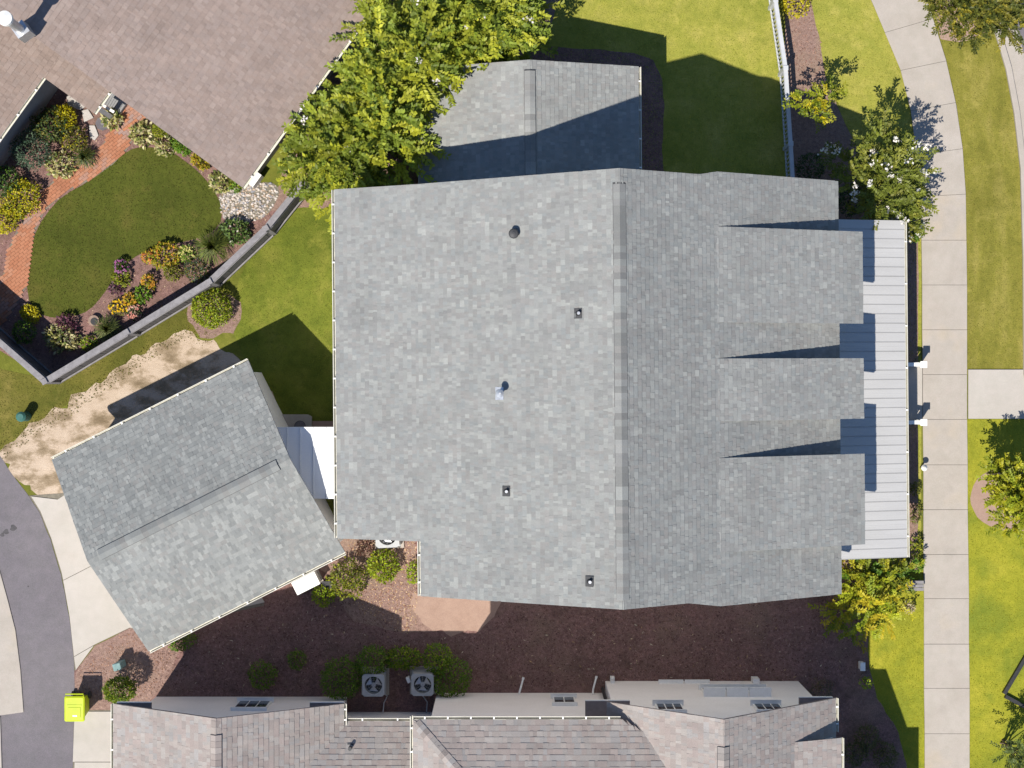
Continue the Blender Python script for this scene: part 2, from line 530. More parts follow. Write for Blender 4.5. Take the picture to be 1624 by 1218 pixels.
sheet('mulch_bed', [tuple(P(338, 490)[:2] + Vector((math.cos(a) * 1.05, math.sin(a) * .85)).to_2d()) if False else
                    (P(340, 497).x + math.cos(a) * 1.0, P(340, 497).y + math.sin(a) * .8) for a in [k * math.pi / 12 for k in range(24)]],
      0.009, M['mulch_light'], 0.25)
sheet('mulch_bed', [(P(1607, 790).x + math.cos(a) * 1.5, P(1607, 790).y + math.sin(a) * 1.15) for a in [k * math.pi / 16 for k in range(32)]],
      0.009, M['clay'], 0.05)
sheet('mulch_bed', pxp([(1478, 0), (1500, -80), (1600, -80), (1582, 40), (1560, 58), (1520, 66), (1492, 62)]), 0.009, M['clay'], 0.05)
sheet('bare_sand', pxp([(-60, 745), (0, 712), (60, 668), (120, 634), (180, 592), (240, 552), (292, 524), (340, 536), (352, 552), (400, 590), (440, 640), (440, 690),
                        (120, 800), (90, 792), (50, 782), (10, 735)]), 0.0055, M['sand'], 0.28)
garden_bed = pxp([(-140, 180), (60, 120), (240, 175), (390, 290), (445, 335), (330, 450), (72, 600), (-140, 470)])
sheet('mulch_bed', garden_bed, 0.006, M['mulch'])
glawn = smooth_poly([(230, 232), (272, 240), (312, 268), (345, 308), (355, 345), (335, 372), (290, 384), (245, 392), (205, 412), (182, 440), (162, 470), (142, 492), (118, 502),
                     (88, 505), (58, 496), (42, 468), (44, 425), (52, 380), (70, 342), (100, 310), (140, 288), (175, 262), (203, 238)], 1)
garden_lawn = pxp(glawn)
sheet('lawn', garden_lawn, 0.012, M['lawn_garden'], 0.02)

# stepping concrete: road, kerbs, drives
sheet('road', pxp([(-400, 600), (-60, 650), (0, 723), (20, 753), (47, 789), (62, 812), (80, 855), (97, 912), (110, 979), (117, 1039), (119, 1099), (117, 1160), (113, 1320), (-400, 1320)]),
      0.010, M['asphalt'], 0.02)
rd = [o for o in COL.objects if o.name == 'road'][0]
for px_, py_, r_ in ((4, 848, .07), (10, 843, .09), (21, 837, .11), (45, 930, .03)):
    c_ = P(px_, py_)
    MB().face([(c_.x + r_ * (1 + .3 * math.sin(3 * a + px_)) * math.cos(a), c_.y + r_ * math.sin(a), .014) for a in [k * .45 for k in range(14)]]).build('oil_stain', M['slate_dark'], rd, recalc=False)
MB().prism(pxp([(-60, 830), (-20, 862), (0, 905), (13, 952), (25, 999), (33, 1062), (38, 1129), (2, 1134), (-60, 1140)]), 0.0, 0.05).build('concrete_apron', M['concrete'], bevel=.01)['kind'] = 'structure'
MB().prism(pxp([(-40, 1140), (1, 1136), (4, 1230), (-40, 1320)]), 0.0, 0.06).build('kerb', M['drive'], bevel=.01)['kind'] = 'structure'

dr = sheet('driveway', pxp([(46, 786), (104, 782), (260, 720), (420, 960), (230, 1000), (206, 996), (150, 1023), (119, 1064), (111, 979), (98, 912), (81, 855), (63, 812)]), 0.018, M['joint'])
for q in ([(50, 787), (92, 792), (110, 780), (240, 725), (330, 800), (142, 898.6), (101, 919.6), (98, 906), (82, 853), (65, 811)],
          [(101, 920.4), (142, 899.4), (330, 802), (420, 955), (232, 998), (206, 995), (150, 1022), (118, 1040.6), (111, 978)],
          [(118, 1041.4), (149.5, 1023.2), (121, 1062)]):
    MB().prism(pxp(q), 0.0185, 0.05).build('slab', M['drive'], dr, bevel=.006)
dr2 = sheet('driveway', pxp([(118, 1126), (200, 1126), (200, 1320), (114, 1320), (117, 1160)]), 0.018, M['joint'])
for a, b in ((1128, 1207.6), (1208.4, 1310)):
    MB().prism(pxp([(119, a), (198, a), (198, b), (116, b)]), 0.0185, 0.05).build('slab', M['drive'], dr2, bevel=.006)

sw = sheet('sidewalk', pxp(SWL + SWR[::-1]), 0.016, M['joint_pale'])
for i in range(len(SWJ) - 1):
    a, b = SWJ[i], SWJ[i + 1]
    q = [P(a[0] + 0, a[1] + .2), P(a[2], a[3] + .2), P(b[2], b[3] - .2), P(b[0], b[1] - .2)]
    dz = random.uniform(-.003, .004)
    MB().prism([tuple(p[:2]) for p in q], 0.0165, 0.06 + dz).build('slab', M['concrete'], sw, bevel=.008)
MB().prism(pxp([(1535, 586), (1640, 586), (1640, 664), (1535, 664)]), 0.004, 0.058).build('concrete_landing', M['drive'], bevel=.008)['kind'] = 'structure'

KI = [(1520, -90), (1550, -20), (1577, 53), (1594, 110), (1607, 180), (1617, 267), (1621, 406), (1622, 594), (1650, 700)]
def shift(pts, d): return [(x + d, y - d * .3) for x, y in pts]
sheet('road', pxp(shift(KI, 30) + [(2100, 700), (2100, -90)]), 0.006, M['asphalt'])
MB().prism(pxp(KI + shift(KI, 9)[::-1]), 0.0, 0.13).build('kerb', M['concrete'], bevel=.02)['kind'] = 'structure'
MB().prism(pxp(shift(KI, 10) + shift(KI, 34)[::-1]), 0.0, 0.03).build('gutter_pan', M['clay'] if False else M['concrete'], bevel=.01)['kind'] = 'structure'

# brick garden path: bricks laid along the walk
pl = [(150, 150), (180, 165), (179, 198), (166, 225), (140, 255), (95, 275), (60, 315), (32, 355), (13, 395), (8, 430), (-6, 455), (-60, 520)]
pr = [(205, 130), (234, 188), (216, 214), (201, 238), (180, 260), (145, 285), (101, 306), (71, 335), (55, 370), (47, 410), (45, 450), (22, 490), (-30, 560)]
path_poly = pxp(pl + pr[::-1])
bp = sheet('brick_path', path_poly, 0.014, M['joint'])
mb = MB()
ang = math.radians(38)
ca, sa = math.cos(ang), math.sin(ang)
cols = [(0.34, 0.15, 0.085), (0.32, 0.135, 0.075), (0.35, 0.17, 0.105), (0.31, 0.175, 0.13), (0.28, 0.19, 0.165), (0.36, 0.155, 0.085)]
a = np.array(path_poly); c0 = a.mean(0)
for i in range(-60, 60):
    for j in range(-110, 110):
        s = i * 0.205 + (j % 2) * 0.1025; t = j * 0.102
        x, y = c0[0] + s * ca - t * sa, c0[1] + s * sa + t * ca
        if inside(np.array([[x, y]]), path_poly)[0]:
            k = noise.noise(Vector((x * .8, y * .8, 2)))
            c = cols[min(5, max(0, int(2.5 + k * 4 + random.uniform(-1.2, 1.2))))]
            mb.box((x, y, 0.0142), (0.197, 0.094, 0.026 + random.uniform(-.004, .004)), ang, c)
b = mb.build('brick', M['brick'], bp, recalc=False)
b['kind'] = 'stuff'

# pebble patch by the neighbour's corner
peb = smooth_poly([(346, 303), (372, 296), (395, 292), (430, 288), (445, 300), (436, 325), (420, 346), (395, 352), (368, 358), (352, 345)], 1)
pebp = pxp(peb)
sheet('gravel_patch', pebp, 0.010, M['joint'])
mb = MB()
for p in sample(pebp, 260):
    r = random.uniform(.025, .065); n = 6
    col = random.choice([(0.42, 0.37, 0.32), (0.33, 0.3, 0.29), (0.5, 0.45, 0.39), (0.4, 0.3, 0.22), (0.25, 0.25, 0.27), (0.55, 0.5, 0.46)])
    a0 = random.uniform(0, 6)
    e = random.uniform(.6, 1)
    b_, t_ = [], []
    for k in range(n):
        th = a0 + 2 * math.pi * k / n
        b_.append((p[0] + r * math.cos(th), p[1] + r * e * math.sin(th), 0.006)); t_.append((p[0] + .55 * r * math.cos(th), p[1] + .55 * r * e * math.sin(th), r * .8))
    mb.hexa(b_, t_, col, bottom=False)
tag(mb.build('pebbles', M['pebble'], recalc=False), 'pale river pebbles beside the brown roof corner', 'pebbles', kind='stuff')

# loose mulch chips and straw, too many to count
def chips(name, poly, dens, cols, label, size=(.04, .1), z=0.02, holes=()):
    p = sample(poly, dens, holes); n = len(p)
    a_ = RNG.uniform(0, 6.28, n)
    d = np.column_stack([np.cos(a_), np.sin(a_), RNG.uniform(-.1, .3, n)])
    nr = np.column_stack([RNG.normal(0, .25, n), RNG.normal(0, .25, n), np.ones(n)])
    o = leaf_object(name, None, np.column_stack([p, np.full(n, z)]), d, nr, RNG.uniform(*size, n), RNG.uniform(.015, .04, n), pick(cols, n, .3), M['chip'], 0.1)
    tag(o, label, name.replace('_', ' '), kind='stuff')

MC = [(0.13, 0.07, 0.055), (0.09, 0.05, 0.045), (0.2, 0.12, 0.09), (0.16, 0.1, 0.09)]
chips('mulch_chips', pxp([(240, 1035), (545, 900), (640, 1010), (780, 1005), (800, 955), (1370, 950), (1375, 1080), (240, 1100)]), 110, MC + [(0.3, 0.2, 0.17)], 'dark shredded mulch between the two houses')
chips('dry_straw', pxp([(550, 850), (660, 850), (662, 944), (660, 1000), (640, 1005), (560, 960)]), 170, [(0.42, 0.28, 0.16), (0.3, 0.17, 0.11), (0.2, 0.1, 0.07), (0.5, 0.36, 0.22)],
      'pale straw and bark litter beside the corner shrubs')
chips('wood_chips', pxp([(125, 1062), (208, 996), (275, 1035), (235, 1108), (130, 1110)]), 130, [(0.26, 0.15, 0.1), (0.2, 0.11, 0.08), (0.33, 0.2, 0.14)],
      'reddish wood chips by the lime bin')
chips('bark_chips', pxp([(1250, -20), (1285, 0), (1299, 60), (1309, 122), (1330, 180), (1264, 160)]), 110, [(0.3, 0.18, 0.14), (0.24, 0.14, 0.1), (0.2, 0.11, 0.09)],
      'pinkish bark chips beside the white picket fence')
chips('garden_litter', garden_bed, 40, [(0.3, 0.2, 0.12), (0.15, 0.09, 0.06), (0.4, 0.3, 0.2), (0.1, 0.06, 0.04)], 'leaf litter and bark in the fenced garden beds', z=.009, holes=[garden_lawn, path_poly])

chips('fallen_leaves', pxp([(260, 1060), (545, 940), (640, 1015), (800, 1000), (1360, 960), (1370, 1075), (260, 1095)]), 3.2, [(0.42, 0.32, 0.2), (0.36, 0.24, 0.13), (0.5, 0.42, 0.3)],
      'few pale fallen leaves on the dark mulch', size=(.07, .16), z=.03)
# grass blades
grass(lawn_ne, 190, [(0.23, 0.26, 0.03), (0.29, 0.3, 0.045), (0.2, 0.23, 0.025)], label='bright yellow-green grass behind the house')
grass(lawn_front, 170, [(0.23, 0.24, 0.03), (0.29, 0.275, 0.05), (0.2, 0.21, 0.028)], label='yellow-green front lawn grass inside the sidewalk')
grass(lawn_verge, 150, [(0.17, 0.16, 0.025), (0.24, 0.205, 0.05), (0.15, 0.135, 0.02)], label='straw-tinged verge grass outside the sidewalk', holes=())
grass([p for p in lawn_verge_s], 120, [(0.22, 0.23, 0.014), (0.28, 0.26, 0.02), (0.17, 0.19, 0.014)], label='lime green verge grass below the concrete landing',
      holes=[[(P(1607, 790).x + math.cos(a) * 1.5, P(1607, 790).y + math.sin(a) * 1.15) for a in [k * math.pi / 16 for k in range(32)]]])
grass(lawn_se, 190, [(0.22, 0.23, 0.012), (0.28, 0.26, 0.018), (0.18, 0.19, 0.012)], label='lime green lawn grass at the porch end')
grass(lawn_w, 190, [(0.12, 0.14, 0.018), (0.17, 0.18, 0.025), (0.09, 0.12, 0.014)], label='green grass between garden fence and grey roof')
grass(pxp([(-20, 716), (60, 660), (120, 624), (240, 544), (292, 516), (345, 530), (330, 548), (290, 542), (240, 570), (125, 652), (60, 690), (0, 730)]), 130, [(0.12, 0.115, 0.02), (0.17, 0.15, 0.03)], h=.06, z=.006, label='thin grass straggling into the edge of the bare sand')
grass(lawn_sw, 170, [(0.1, 0.1, 0.018), (0.15, 0.13, 0.03), (0.08, 0.09, 0.014)], label='rough grass along the outside of the garden fence')
grass(garden_lawn, 240, [(0.058, 0.068, 0.011), (0.08, 0.078, 0.016), (0.05, 0.062, 0.01)], h=.035, z=.012, label='short olive grass of the oval garden lawn')

# ---------------------------------------------------------------- roofs
GREY = [(0.225, 0.225, 0.222), (0.245, 0.245, 0.243), (0.26, 0.265, 0.26), (0.215, 0.212, 0.212), (0.24, 0.23, 0.225), (0.225, 0.235, 0.238), (0.3, 0.305, 0.296), (0.272, 0.274, 0.268)]
GREY = [(a * .7 + .067, b * .7 + .0695, c * .7 + .0675) for a, b, c in [(a * .925, b * .93, c * .905) for a, b, c in GREY]]
GREYW = [8, 8, 7, 6, 6, 6, 3.2, 4]
GARAGE = [(0.2, 0.21, 0.208), (0.22, 0.23, 0.228), (0.24, 0.25, 0.245), (0.185, 0.195, 0.195), (0.225, 0.225, 0.22), (0.275, 0.285, 0.278)]
GARAGE = [(a * .75 + .053, b * .745 + .055, c * .73 + .053) for a, b, c in GARAGE]
TAN = [(0.29, 0.25, 0.23), (0.275, 0.252, 0.236), (0.302, 0.268, 0.246), (0.275, 0.26, 0.25), (0.268, 0.234, 0.217), (0.305, 0.28, 0.26), (0.282, 0.24, 0.222)]
BROWN = [(0.243, 0.19, 0.165), (0.25, 0.197, 0.172), (0.232, 0.182, 0.158), (0.258, 0.207, 0.182), (0.246, 0.197, 0.175)]
Z = Vector((0, 0, 1))
NV = bpy.data.meshes


def cut(poly, t):
    xs = []
    n = len(poly)
    for i in range(n):
        a, b = poly[i], poly[(i + 1) % n]
        if (a[1] <= t < b[1]) or (b[1] <= t < a[1]):
            xs.append(a[0] + (b[0] - a[0]) * (t - a[1]) / (b[1] - a[1]))
    if len(xs) < 2: return None
    return min(xs), max(xs)


def roof(parent, O, u, wh, pitch, poly, pal, wts=None, expo=0.146, parts=0, deck='deck', thick=0.16, name='roof', wmul=1.0, seed=0):
    """one roof plane. O eave point, u along the eave, wh horizontal upslope, poly in (s, horizontal t).
    Deck slab = the part, shingle courses are real wedges laid on it."""
    rnd = random.Random(seed + int(O[0] * 100) + int(O[1] * 10))
    O, u, wh = Vector(O), Vector((u[0], u[1], 0)).normalized(), Vector((wh[0], wh[1], 0)).normalized()
    c = math.sqrt(1 + pitch * pitch)
    w = (wh + Z * pitch).normalized(); n = (Z - wh * pitch).normalized()
    pt = lambda s, t, h=0.0: O + u * s + wh * t + Z * (pitch * t) + n * h
    d = MB().hexa([pt(s, t) - Z * thick for s, t in poly], [pt(s, t) for s, t in poly]).build(name, M[deck], parent)
    t0 = min(p[1] for p in poly); t1 = max(p[1] for p in poly)
    e = expo / c
    tabs = []
    k = 0
    t = t0
    wtab = [.06, .075, .09, .1, .12, .15, .19]
    while t < t1 - 0.01:
        th = min(t + e, t1 - 1e-4)
        lo, hi = cut(poly, t + 1e-4), cut(poly, th)
        if lo and hi:
            s0, s1 = min(lo[0], hi[0]) - .012, max(lo[1], hi[1]) + .012
            s = s0 - rnd.uniform(0, .3)
            run = rnd.uniform(-.04, .04)
            while s < s1:
                wd = rnd.choice(wtab) * wmul
                a, b = s, s + wd
                s = b
                la, lb = max(a, lo[0] - .012), min(b, lo[1] + .012)
                ha, hb = max(a, hi[0] - .012), min(b, hi[1] + .012)
                if lb - la < .01 and hb - ha < .01: continue
                if lb < la: la = lb = (la + lb) / 2
                if hb < ha: ha = hb = (ha + hb) / 2
                if rnd.random() < .12: run = rnd.uniform(-.06, .06)
                col = rnd.choices(pal, wts)[0]
                g = 1 + rnd.uniform(-.06, .06) + run * .4 + .07 * noise.noise(Vector((la * .5, t * 1.6, seed)))
                col = tuple(x * g for x in col)
                h = rnd.choice((.012, .014, .021, .023))
                tabs.append((la, lb, ha, hb, t - .006, th + .03 / c, h, col))
        t += e
        k += 1

    def put(mb, T):
        la, lb, ha, hb, ta, tb, h, col = T
        i = len(mb.v)
        mb.v += [pt(la, ta, .0), pt(lb, ta, .0), pt(hb, tb, .0), pt(ha, tb, .0), pt(la, ta, h), pt(lb, ta, h), pt(hb, tb, .004), pt(ha, tb, .004)]
        mb.poly([i + 4, i + 5, i + 6, i + 7], col)
        mb.poly([i, i + 1, i + 5, i + 4], col)
        mb.poly([i + 1, i + 2, i + 6, i + 5], col)
        mb.poly([i + 3, i, i + 4, i + 7], col)
    flip = (u.cross(w)).dot(n) < 0
    tabs.sort(key=lambda T: -(T[1] - T[0]) - .002 * T[4])
    big = [T for T in tabs if T[1] - T[0] > .13][:parts]
    bs = set(id(T) for T in big)
    for T in big:
        mb = MB(); put(mb, T)
        o = mb.build('shingle', M['shingle'], d, recalc=False)
        if flip: o.data.flip_normals()
    mb = MB()
    for T in tabs:
        if id(T) not in bs: put(mb, T)
    o = mb.build('shingles', M['shingle'], d, recalc=False)
    if flip: o.data.flip_normals()
    o['kind'] = 'stuff'
    return d


def caps(parent, A, B, side, pitch, pal, half=.17, step=.19, lift=.045, vent=True, seed=3, pitch2=None):
    """ridge (or hip) from A to B: a vent body and one bent cap shingle per step, meshes shared by colour"""
    rnd = random.Random(seed)
    if XF[0] is not None:
        A, B, side = XF[0] @ Vector(A), XF[0] @ Vector(B), XF[0].to_3x3() @ Vector(side)
    sv, XF[0] = XF[0], None
    A, B = Vector(A), Vector(B); side = Vector((side[0], side[1], 0)).normalized()
    p2 = pitch if pitch2 is None else pitch2
    d = (B - A).normalized(); L = (B - A).length
    if d.cross(side).z < 0: side = -side; pitch, p2 = p2, pitch
    R = Matrix((d, side, d.cross(side))).transposed().to_4x4()
    if R.determinant() < 0: R = Matrix((d, -side, d.cross(-side))).transposed().to_4x4()
    if vent:
        prof = [(-half * 1.06, -half * 1.06 * pitch), (0, 0), (half * 1.06, -half * 1.06 * p2)]
        a_ = [A + side * x + Z * (z + lift - .012) for x, z in prof] + [A + side * x + Z * (z - .03) for x, z in prof[::-1]]
        b_ = [p + (B - A) for p in a_]
        MB().hexa(a_, b_).build('ridge_vent', M['darkvent'], parent)
    ms = []
    for col in list(pal[:5]) * 2:
        mb = MB()
        km = rnd.choice((.86, .94, 1.0, 1.07))
        l2 = step + .05
        def pr(x, h): return [Vector((x, -half, -half * pitch + h)), Vector((x, 0, h)), Vector((x, half, -half * p2 + h))]
        f, bk = pr(0, .013), pr(l2, .002)
        f0, b0 = pr(0, -.008), pr(l2, -.01)
        i = 0
        mb.v = f + bk + f0 + b0
        for q in ([0, 1, 4, 3], [1, 2, 5, 4], [6, 7, 1, 0], [7, 8, 2, 1], [6, 0, 3, 9], [8, 11, 5, 2]): mb.poly(q, tuple(x * km for x in col))
        me = NV.new('ridge_cap'); me.from_pydata(mb.v, [], mb.f)
        at = me.attributes.new('col', 'FLOAT_COLOR', 'FACE')
        at.data.foreach_set('color', [q for c_ in mb.c for q in (*c_, 1.0)])
        me.materials.append(M['shingle'])
        bm = bmesh.new(); bm.from_mesh(me); bmesh.ops.recalc_face_normals(bm, faces=bm.faces)
        up = sum((fc.normal.z for fc in bm.faces if abs(fc.normal.z) > .3), 0)
        if up < 0: bmesh.ops.reverse_faces(bm, faces=bm.faces)
        bm.to_mesh(me); bm.free()
        ms.append(me)
    n = int(L / step)
    for k in range(n):
        o = link('ridge_cap', rnd.choice(ms), parent, A + d * (k * step) + Z * lift)
        o.rotation_euler = R.to_euler()
    XF[0] = sv


def gutter(parent, a, b, out, w=0.1, h=0.1, every=0.9):
    """open K-style trough along an eave, hangers across it"""
    a, b, out = Vector(a), Vector(b), Vector((out[0], out[1], 0)).normalized()
    prof = [(0, 0.03), (0, -h), (w * .75, -h), (w, -.01), (w, .012), (w - .022, .012), (w - .022, -.01), (w * .7, -h + .012), (.014, -h + .012), (.014, .03)]
    A = [a + out * x + Z * z for x, z in prof]; B = [b + out * x + Z * z for x, z in prof]
    g_ = MB().hexa(A, B).build('gutter', M['gutter'], parent)
    L = (b - a).length; d = (b - a).normalized()
    n = max(2, int(L / every))
    for k in range(n):
        p = a + d * (L * (k + .5) / n) + Z * .012
        MB().bar(p, p + out * (w - .004), .045, .012).build('bracket', M['trim'], g_)
    return g_


def gable_roof(parent, c, ang, half_len, half_span, ze, zr, pal, wts=None, gut=(True, True), parts=60, vent=True, deck='deck', inset=.35, over=0.0, seed=0, wmul=1.0, expo=.146):
    """straight gable: ridge along direction ang"""
    d = Vector((math.cos(ang), math.sin(ang), 0)); s = Vector((-d.y, d.x, 0))
    c = Vector(c); pitch = (zr - ze) / half_span
    out = []
    for k in (-1, 1):
        O = c + s * k * half_span - d * half_len; O.z = ze
        r = roof(parent, O, d, -s * k, pitch, [(0, 0), (2 * half_len, 0), (2 * half_len, half_span), (0, half_span)], pal, wts, parts=parts, deck=deck, seed=seed + k, wmul=wmul, expo=expo)
        out.append(r)
        if gut[(k + 1) // 2]:
            a = c + s * k * (half_span + .0) - d * half_len; a.z = ze - .02
            gutter(parent, a, a + d * 2 * half_len, s * k)
    A = c - d * (half_len - inset); B = c + d * (half_len - inset); A.z = B.z = zr
    caps(out[0], A, B, s, pitch, pal, vent=vent, seed=seed, lift=.06)
    return out


# ---------------------------------------------------------------- the grey-roofed house
XF[0] = Matrix.Rotation(0.0085, 4, 'Z')
house = thing('house', 'large house with a wide weathered grey shingle roof and a metal-roofed front porch', 'house', (2.3, -.1, 0))
XR, ZR, XB, ZB, XE, ZE = 3.1, 9.45, -2.82, 6.35, -5.47, 5.25
YN, YS, YNOTCH = 6.09, -6.42, -4.75
up_p = (ZR - ZB) / (XR - XB); lo_p = (ZB - ZE) / (XB - XE)
rl = roof(house, (XB, YS, ZB), (0, 1), (1, 0), up_p, [(0, 0), (YN - YS, 0), (YN - YS, XR - XB), (0, XR - XB)], GREY, GREYW, parts=150, seed=1)
roof(house, (XE, YNOTCH, ZE), (0, 1), (1, 0), lo_p, [(0, 0), (YN - YNOTCH, 0), (YN - YNOTCH, XB - XE), (0, XB - XE)], GREY, GREYW, parts=50, seed=2)
XRE, ZRE = 10.17, 5.35
rp = (ZR - ZRE) / (XRE - XR)
XM = 6.1
zm = ZRE + rp * (XRE - XM)
# upper right slope, then the lower part whose verge stands a hand's width further out
roof(house, (XM, 0, zm), (0, 1), (-1, 0), rp, [(-6.6, 0), (6.21, 0), (6.09, .55), (YN, XM - XR), (YS, XM - XR), (-6.42, 1.0)], GREY, GREYW, parts=60, seed=3)
roof(house, (XRE, 0, ZRE), (0, 1), (-1, 0), rp, [(-6.6, 0), (6.21, 0), (6.21, XRE - XM), (-6.6, XRE - XM)], GREY, GREYW, parts=40, seed=4)
caps(rl, (XR, YS + .25, ZR), (XR, YN - .38, ZR), (1, 0, 0), up_p, [tuple(x * .97 for x in c_) for c_ in (GREY[3], GREY[4], GREY[0], GREY[1], GREY[2])], half=.18, lift=.03, pitch2=rp, seed=5)
gutter(house, (XE, YNOTCH, ZE - .02), (XE, YN, ZE - .02), (-1, 0))
gutter(house, (XB, YS, ZB - .02), (XB, YNOTCH - .02, ZB - .02), (-1, 0))

# walls
def xz_prism(name, prof, y0, y1, mat, parent):
    MB().hexa([(x, y0, z) for x, z in prof], [(x, y1, z) for x, z in prof]).build(name, mat, parent)
xz_prism('wall', [(-2.5, 0), (9.8, 0), (9.8, 5.15), (3.1, 9.1), (-2.5, 6.3)], -6.0, 5.7, M['wall'], house)
xz_prism('wall', [(-5.25, 0), (-2.51, 0), (-2.51, 6.2), (-5.25, 5.1)], -4.4, 5.7, M['wall'], house)

# shed dormers
for y0, y1, sd in ((1.78, 4.59, 6), (-1.145, 0.69, 7), (-5.02, -2.25, 8)):
    dp = (7.73 - 5.72) / (10.83 - 6.08)
    dr_ = roof(house, (10.83, y0, 5.72), (0, 1), (-1, 0), dp, [(0, 0), (y1 - y0, 0), (y1 - y0, 4.75), (0, 4.75)], GREY, GREYW, parts=20, thick=.1, name='dormer', seed=sd)
    xz_prism('dormer_wall', [(6.4, 7.45), (10.5, 5.7), (10.5, 3.3), (9.6, 3.3)], y0 + .1, y1 - .1, M['wall'], dr_)
    wy = (y0 + y1) / 2
    for k in (-.5, .5):
        wn = MB().box((10.53, wy + k * .9, 3.9), (.05, .8, 1.3)).build('window', M['trim'], house)
        MB().box((10.56, wy + k * .9, 3.97), (.012, .66, 1.15)).build('pane', M['glass'], wn)

# porch: metal panels, one by one, with raised seams
PX0, PZ0, PX1, PZ1 = 9.81, 3.55, 12.87, 2.82
PY0, PY1 = -5.78, 5.24
npan = 36
pw = (PY1 - PY0) / npan
porch = MB().hexa([(PX0, PY0 + .05, PZ0 - .16), (PX1 - .05, PY0 + .05, PZ1 - .16), (PX1 - .05, PY1 - .05, PZ1 - .16), (PX0, PY1 - .05, PZ0 - .16)],
                  [(PX0, PY0 + .05, PZ0 - .02), (PX1 - .05, PY0 + .05, PZ1 - .02), (PX1 - .05, PY1 - .05, PZ1 - .02), (PX0, PY1 - .05, PZ0 - .02)]).build('porch_roof', M['trim'], house)
for k in range(npan):
    y = PY0 + k * pw
    mb = MB()
    dz = random.uniform(-.002, .002)
    prof = [(y + .004, 0), (y + .004, .022), (y + .016, .022), (y + .02, .012), (y + pw * .47, .012 + dz), (y + pw * .5, .0135), (y + pw * .53, .012 + dz), (y + pw - .004, .012), (y + pw - .004, 0)]
    mb.hexa([(PX0, a_, PZ0 + b_) for a_, b_ in prof], [(PX1, a_, PZ1 + b_) for a_, b_ in prof])
    mb.build('panel', M['metal_roof'], porch)
gutter(house, (PX1, PY0, PZ1 - .02), (PX1, PY1, PZ1 - .02), (1, 0), w=.09, every=1.3)
MB().box((11.35, -.27, 0.0), (3.0, 10.8, .32)).build('porch_floor', M['concrete'], house, bevel=.01)
for y in (-5.5, -3.2, -1.5, .95, 2.9, 5.0):
    cm = MB().box((12.65, y, .32), (.2, .2, 2.35)).build('column', M['trim'], house)
    MB().box((12.65, y, .321), (.28, .28, .2)).build('column_base', M['trim'], cm)

# roof vents on the west slope
def slope_z(x):
    return ZB + up_p * (x - XB) if x > XB else ZE + lo_p * (x - XE)
def on_slope(px, py):
    z = 7.5
    for _ in range(8):
        p = P(px, py, z); z = slope_z(p.x)
    return P(px, py, z)
sv = XF[0]; XF[0] = None
p = on_slope(813, 372)
v = MB().hexa([p + Vector((-.16, -.2, -.09)), p + Vector((.2, -.2, .1)), p + Vector((.2, .2, .1)), p + Vector((-.16, .2, -.09))],
              [p + Vector((-.16, -.2, -.06)), p + Vector((.2, -.2, .13)), p + Vector((.2, .2, .13)), p + Vector((-.16, .2, -.06))]).build('roof_vent', M['darkvent'], house)
MB().disc((p.x + .03, p.y), .1, p.z - .02, p.z + .3, 16).build('pipe', M['darkvent'], v)
MB().disc((p.x + .03, p.y), .15, p.z + .3, p.z + .36, 16, r1=.12).disc((p.x + .03, p.y), .12, p.z + .36, p.z + .4, 16, r1=.03).build('cap', M['darkvent'], v)
for px, py in ((916, 497), (802, 779), (934, 922)):
    p = on_slope(px, py)
    v = MB().hexa([p + Vector((-.1, -.15, -.05)), p + Vector((.12, -.15, .08)), p + Vector((.12, .15, .08)), p + Vector((-.1, .15, -.05))],
                  [p + Vector((-.1, -.15, -.025)), p + Vector((.12, -.15, .105)), p + Vector((.12, .15, .105)), p + Vector((-.1, .15, -.025))]).build('roof_vent', M['darkvent'], house)
    MB().disc((p.x + .02, p.y), .085, p.z, p.z + .1, 14, r1=.06).build('boot', M['black'], v)
    MB().disc((p.x + .02, p.y), .045, p.z + .1, p.z + .22, 12).build('pipe', M['steel'], v)
p = on_slope(792, 624)
v = MB().hexa([p + Vector((-.12, -.19, -.07)), p + Vector((.12, -.19, .07)), p + Vector((.12, .19, .07)), p + Vector((-.12, .19, -.07))],
              [p + Vector((-.12, -.19, -.045)), p + Vector((.12, -.19, .095)), p + Vector((.12, .19, .095)), p + Vector((-.12, .19, -.045))]).build('roof_vent', M['steel'], house)
MB().disc((p.x + .02, p.y), .14, p.z, p.z + .14, 16, r1=.07).disc((p.x + .02, p.y), .065, p.z + .14, p.z + .5, 14).build('pipe', M['steel'], v, smooth=False)
MB().disc((p.x + .02, p.y), .12, p.z + .5, p.z + .55, 16, r1=.12).disc((p.x + .02, p.y), .12, p.z + .55, p.z + .62, 16, r1=.03).build('cap', M['steel'], v)
XF[0] = sv

# north wing
w_ = gable_roof(house, (.65, 7.95, 0), math.pi / 2, 2.34, 3.54, 3.07, 4.24, [tuple(min(1, x * 1.04) for x in c_) for c_ in GREY], GREYW, parts=20, inset=.3, seed=20)
xz_prism('wall', [(-2.5, 0), (3.8, 0), (3.8, 2.95), (.65, 4.05), (-2.5, 2.95)], 5.71, 9.95, M['wall'], house)
for x in (-1.2, 2.4):
    wn = MB().box((x, 9.97, 1.0), (1.0, .06, 1.4)).build('window', M['trim'], house)
    MB().box((x, 10.0, 1.07), (.86, .012, 1.25)).build('pane', M['glass'], wn)
# windows on the tall south and west walls
for x, z in ((0, 1.0), (3.2, 1.0), (6.5, 1.0), (0, 4.0), (3.2, 4.2), (6.5, 4.0)):
    wn = MB().box((x, -6.02, z), (1.0, .06, 1.5)).build('window', M['trim'], house)
    MB().box((x, -6.05, z + .08), (.86, .012, 1.34)).build('pane', M['glass'], wn)
XF[0] = None

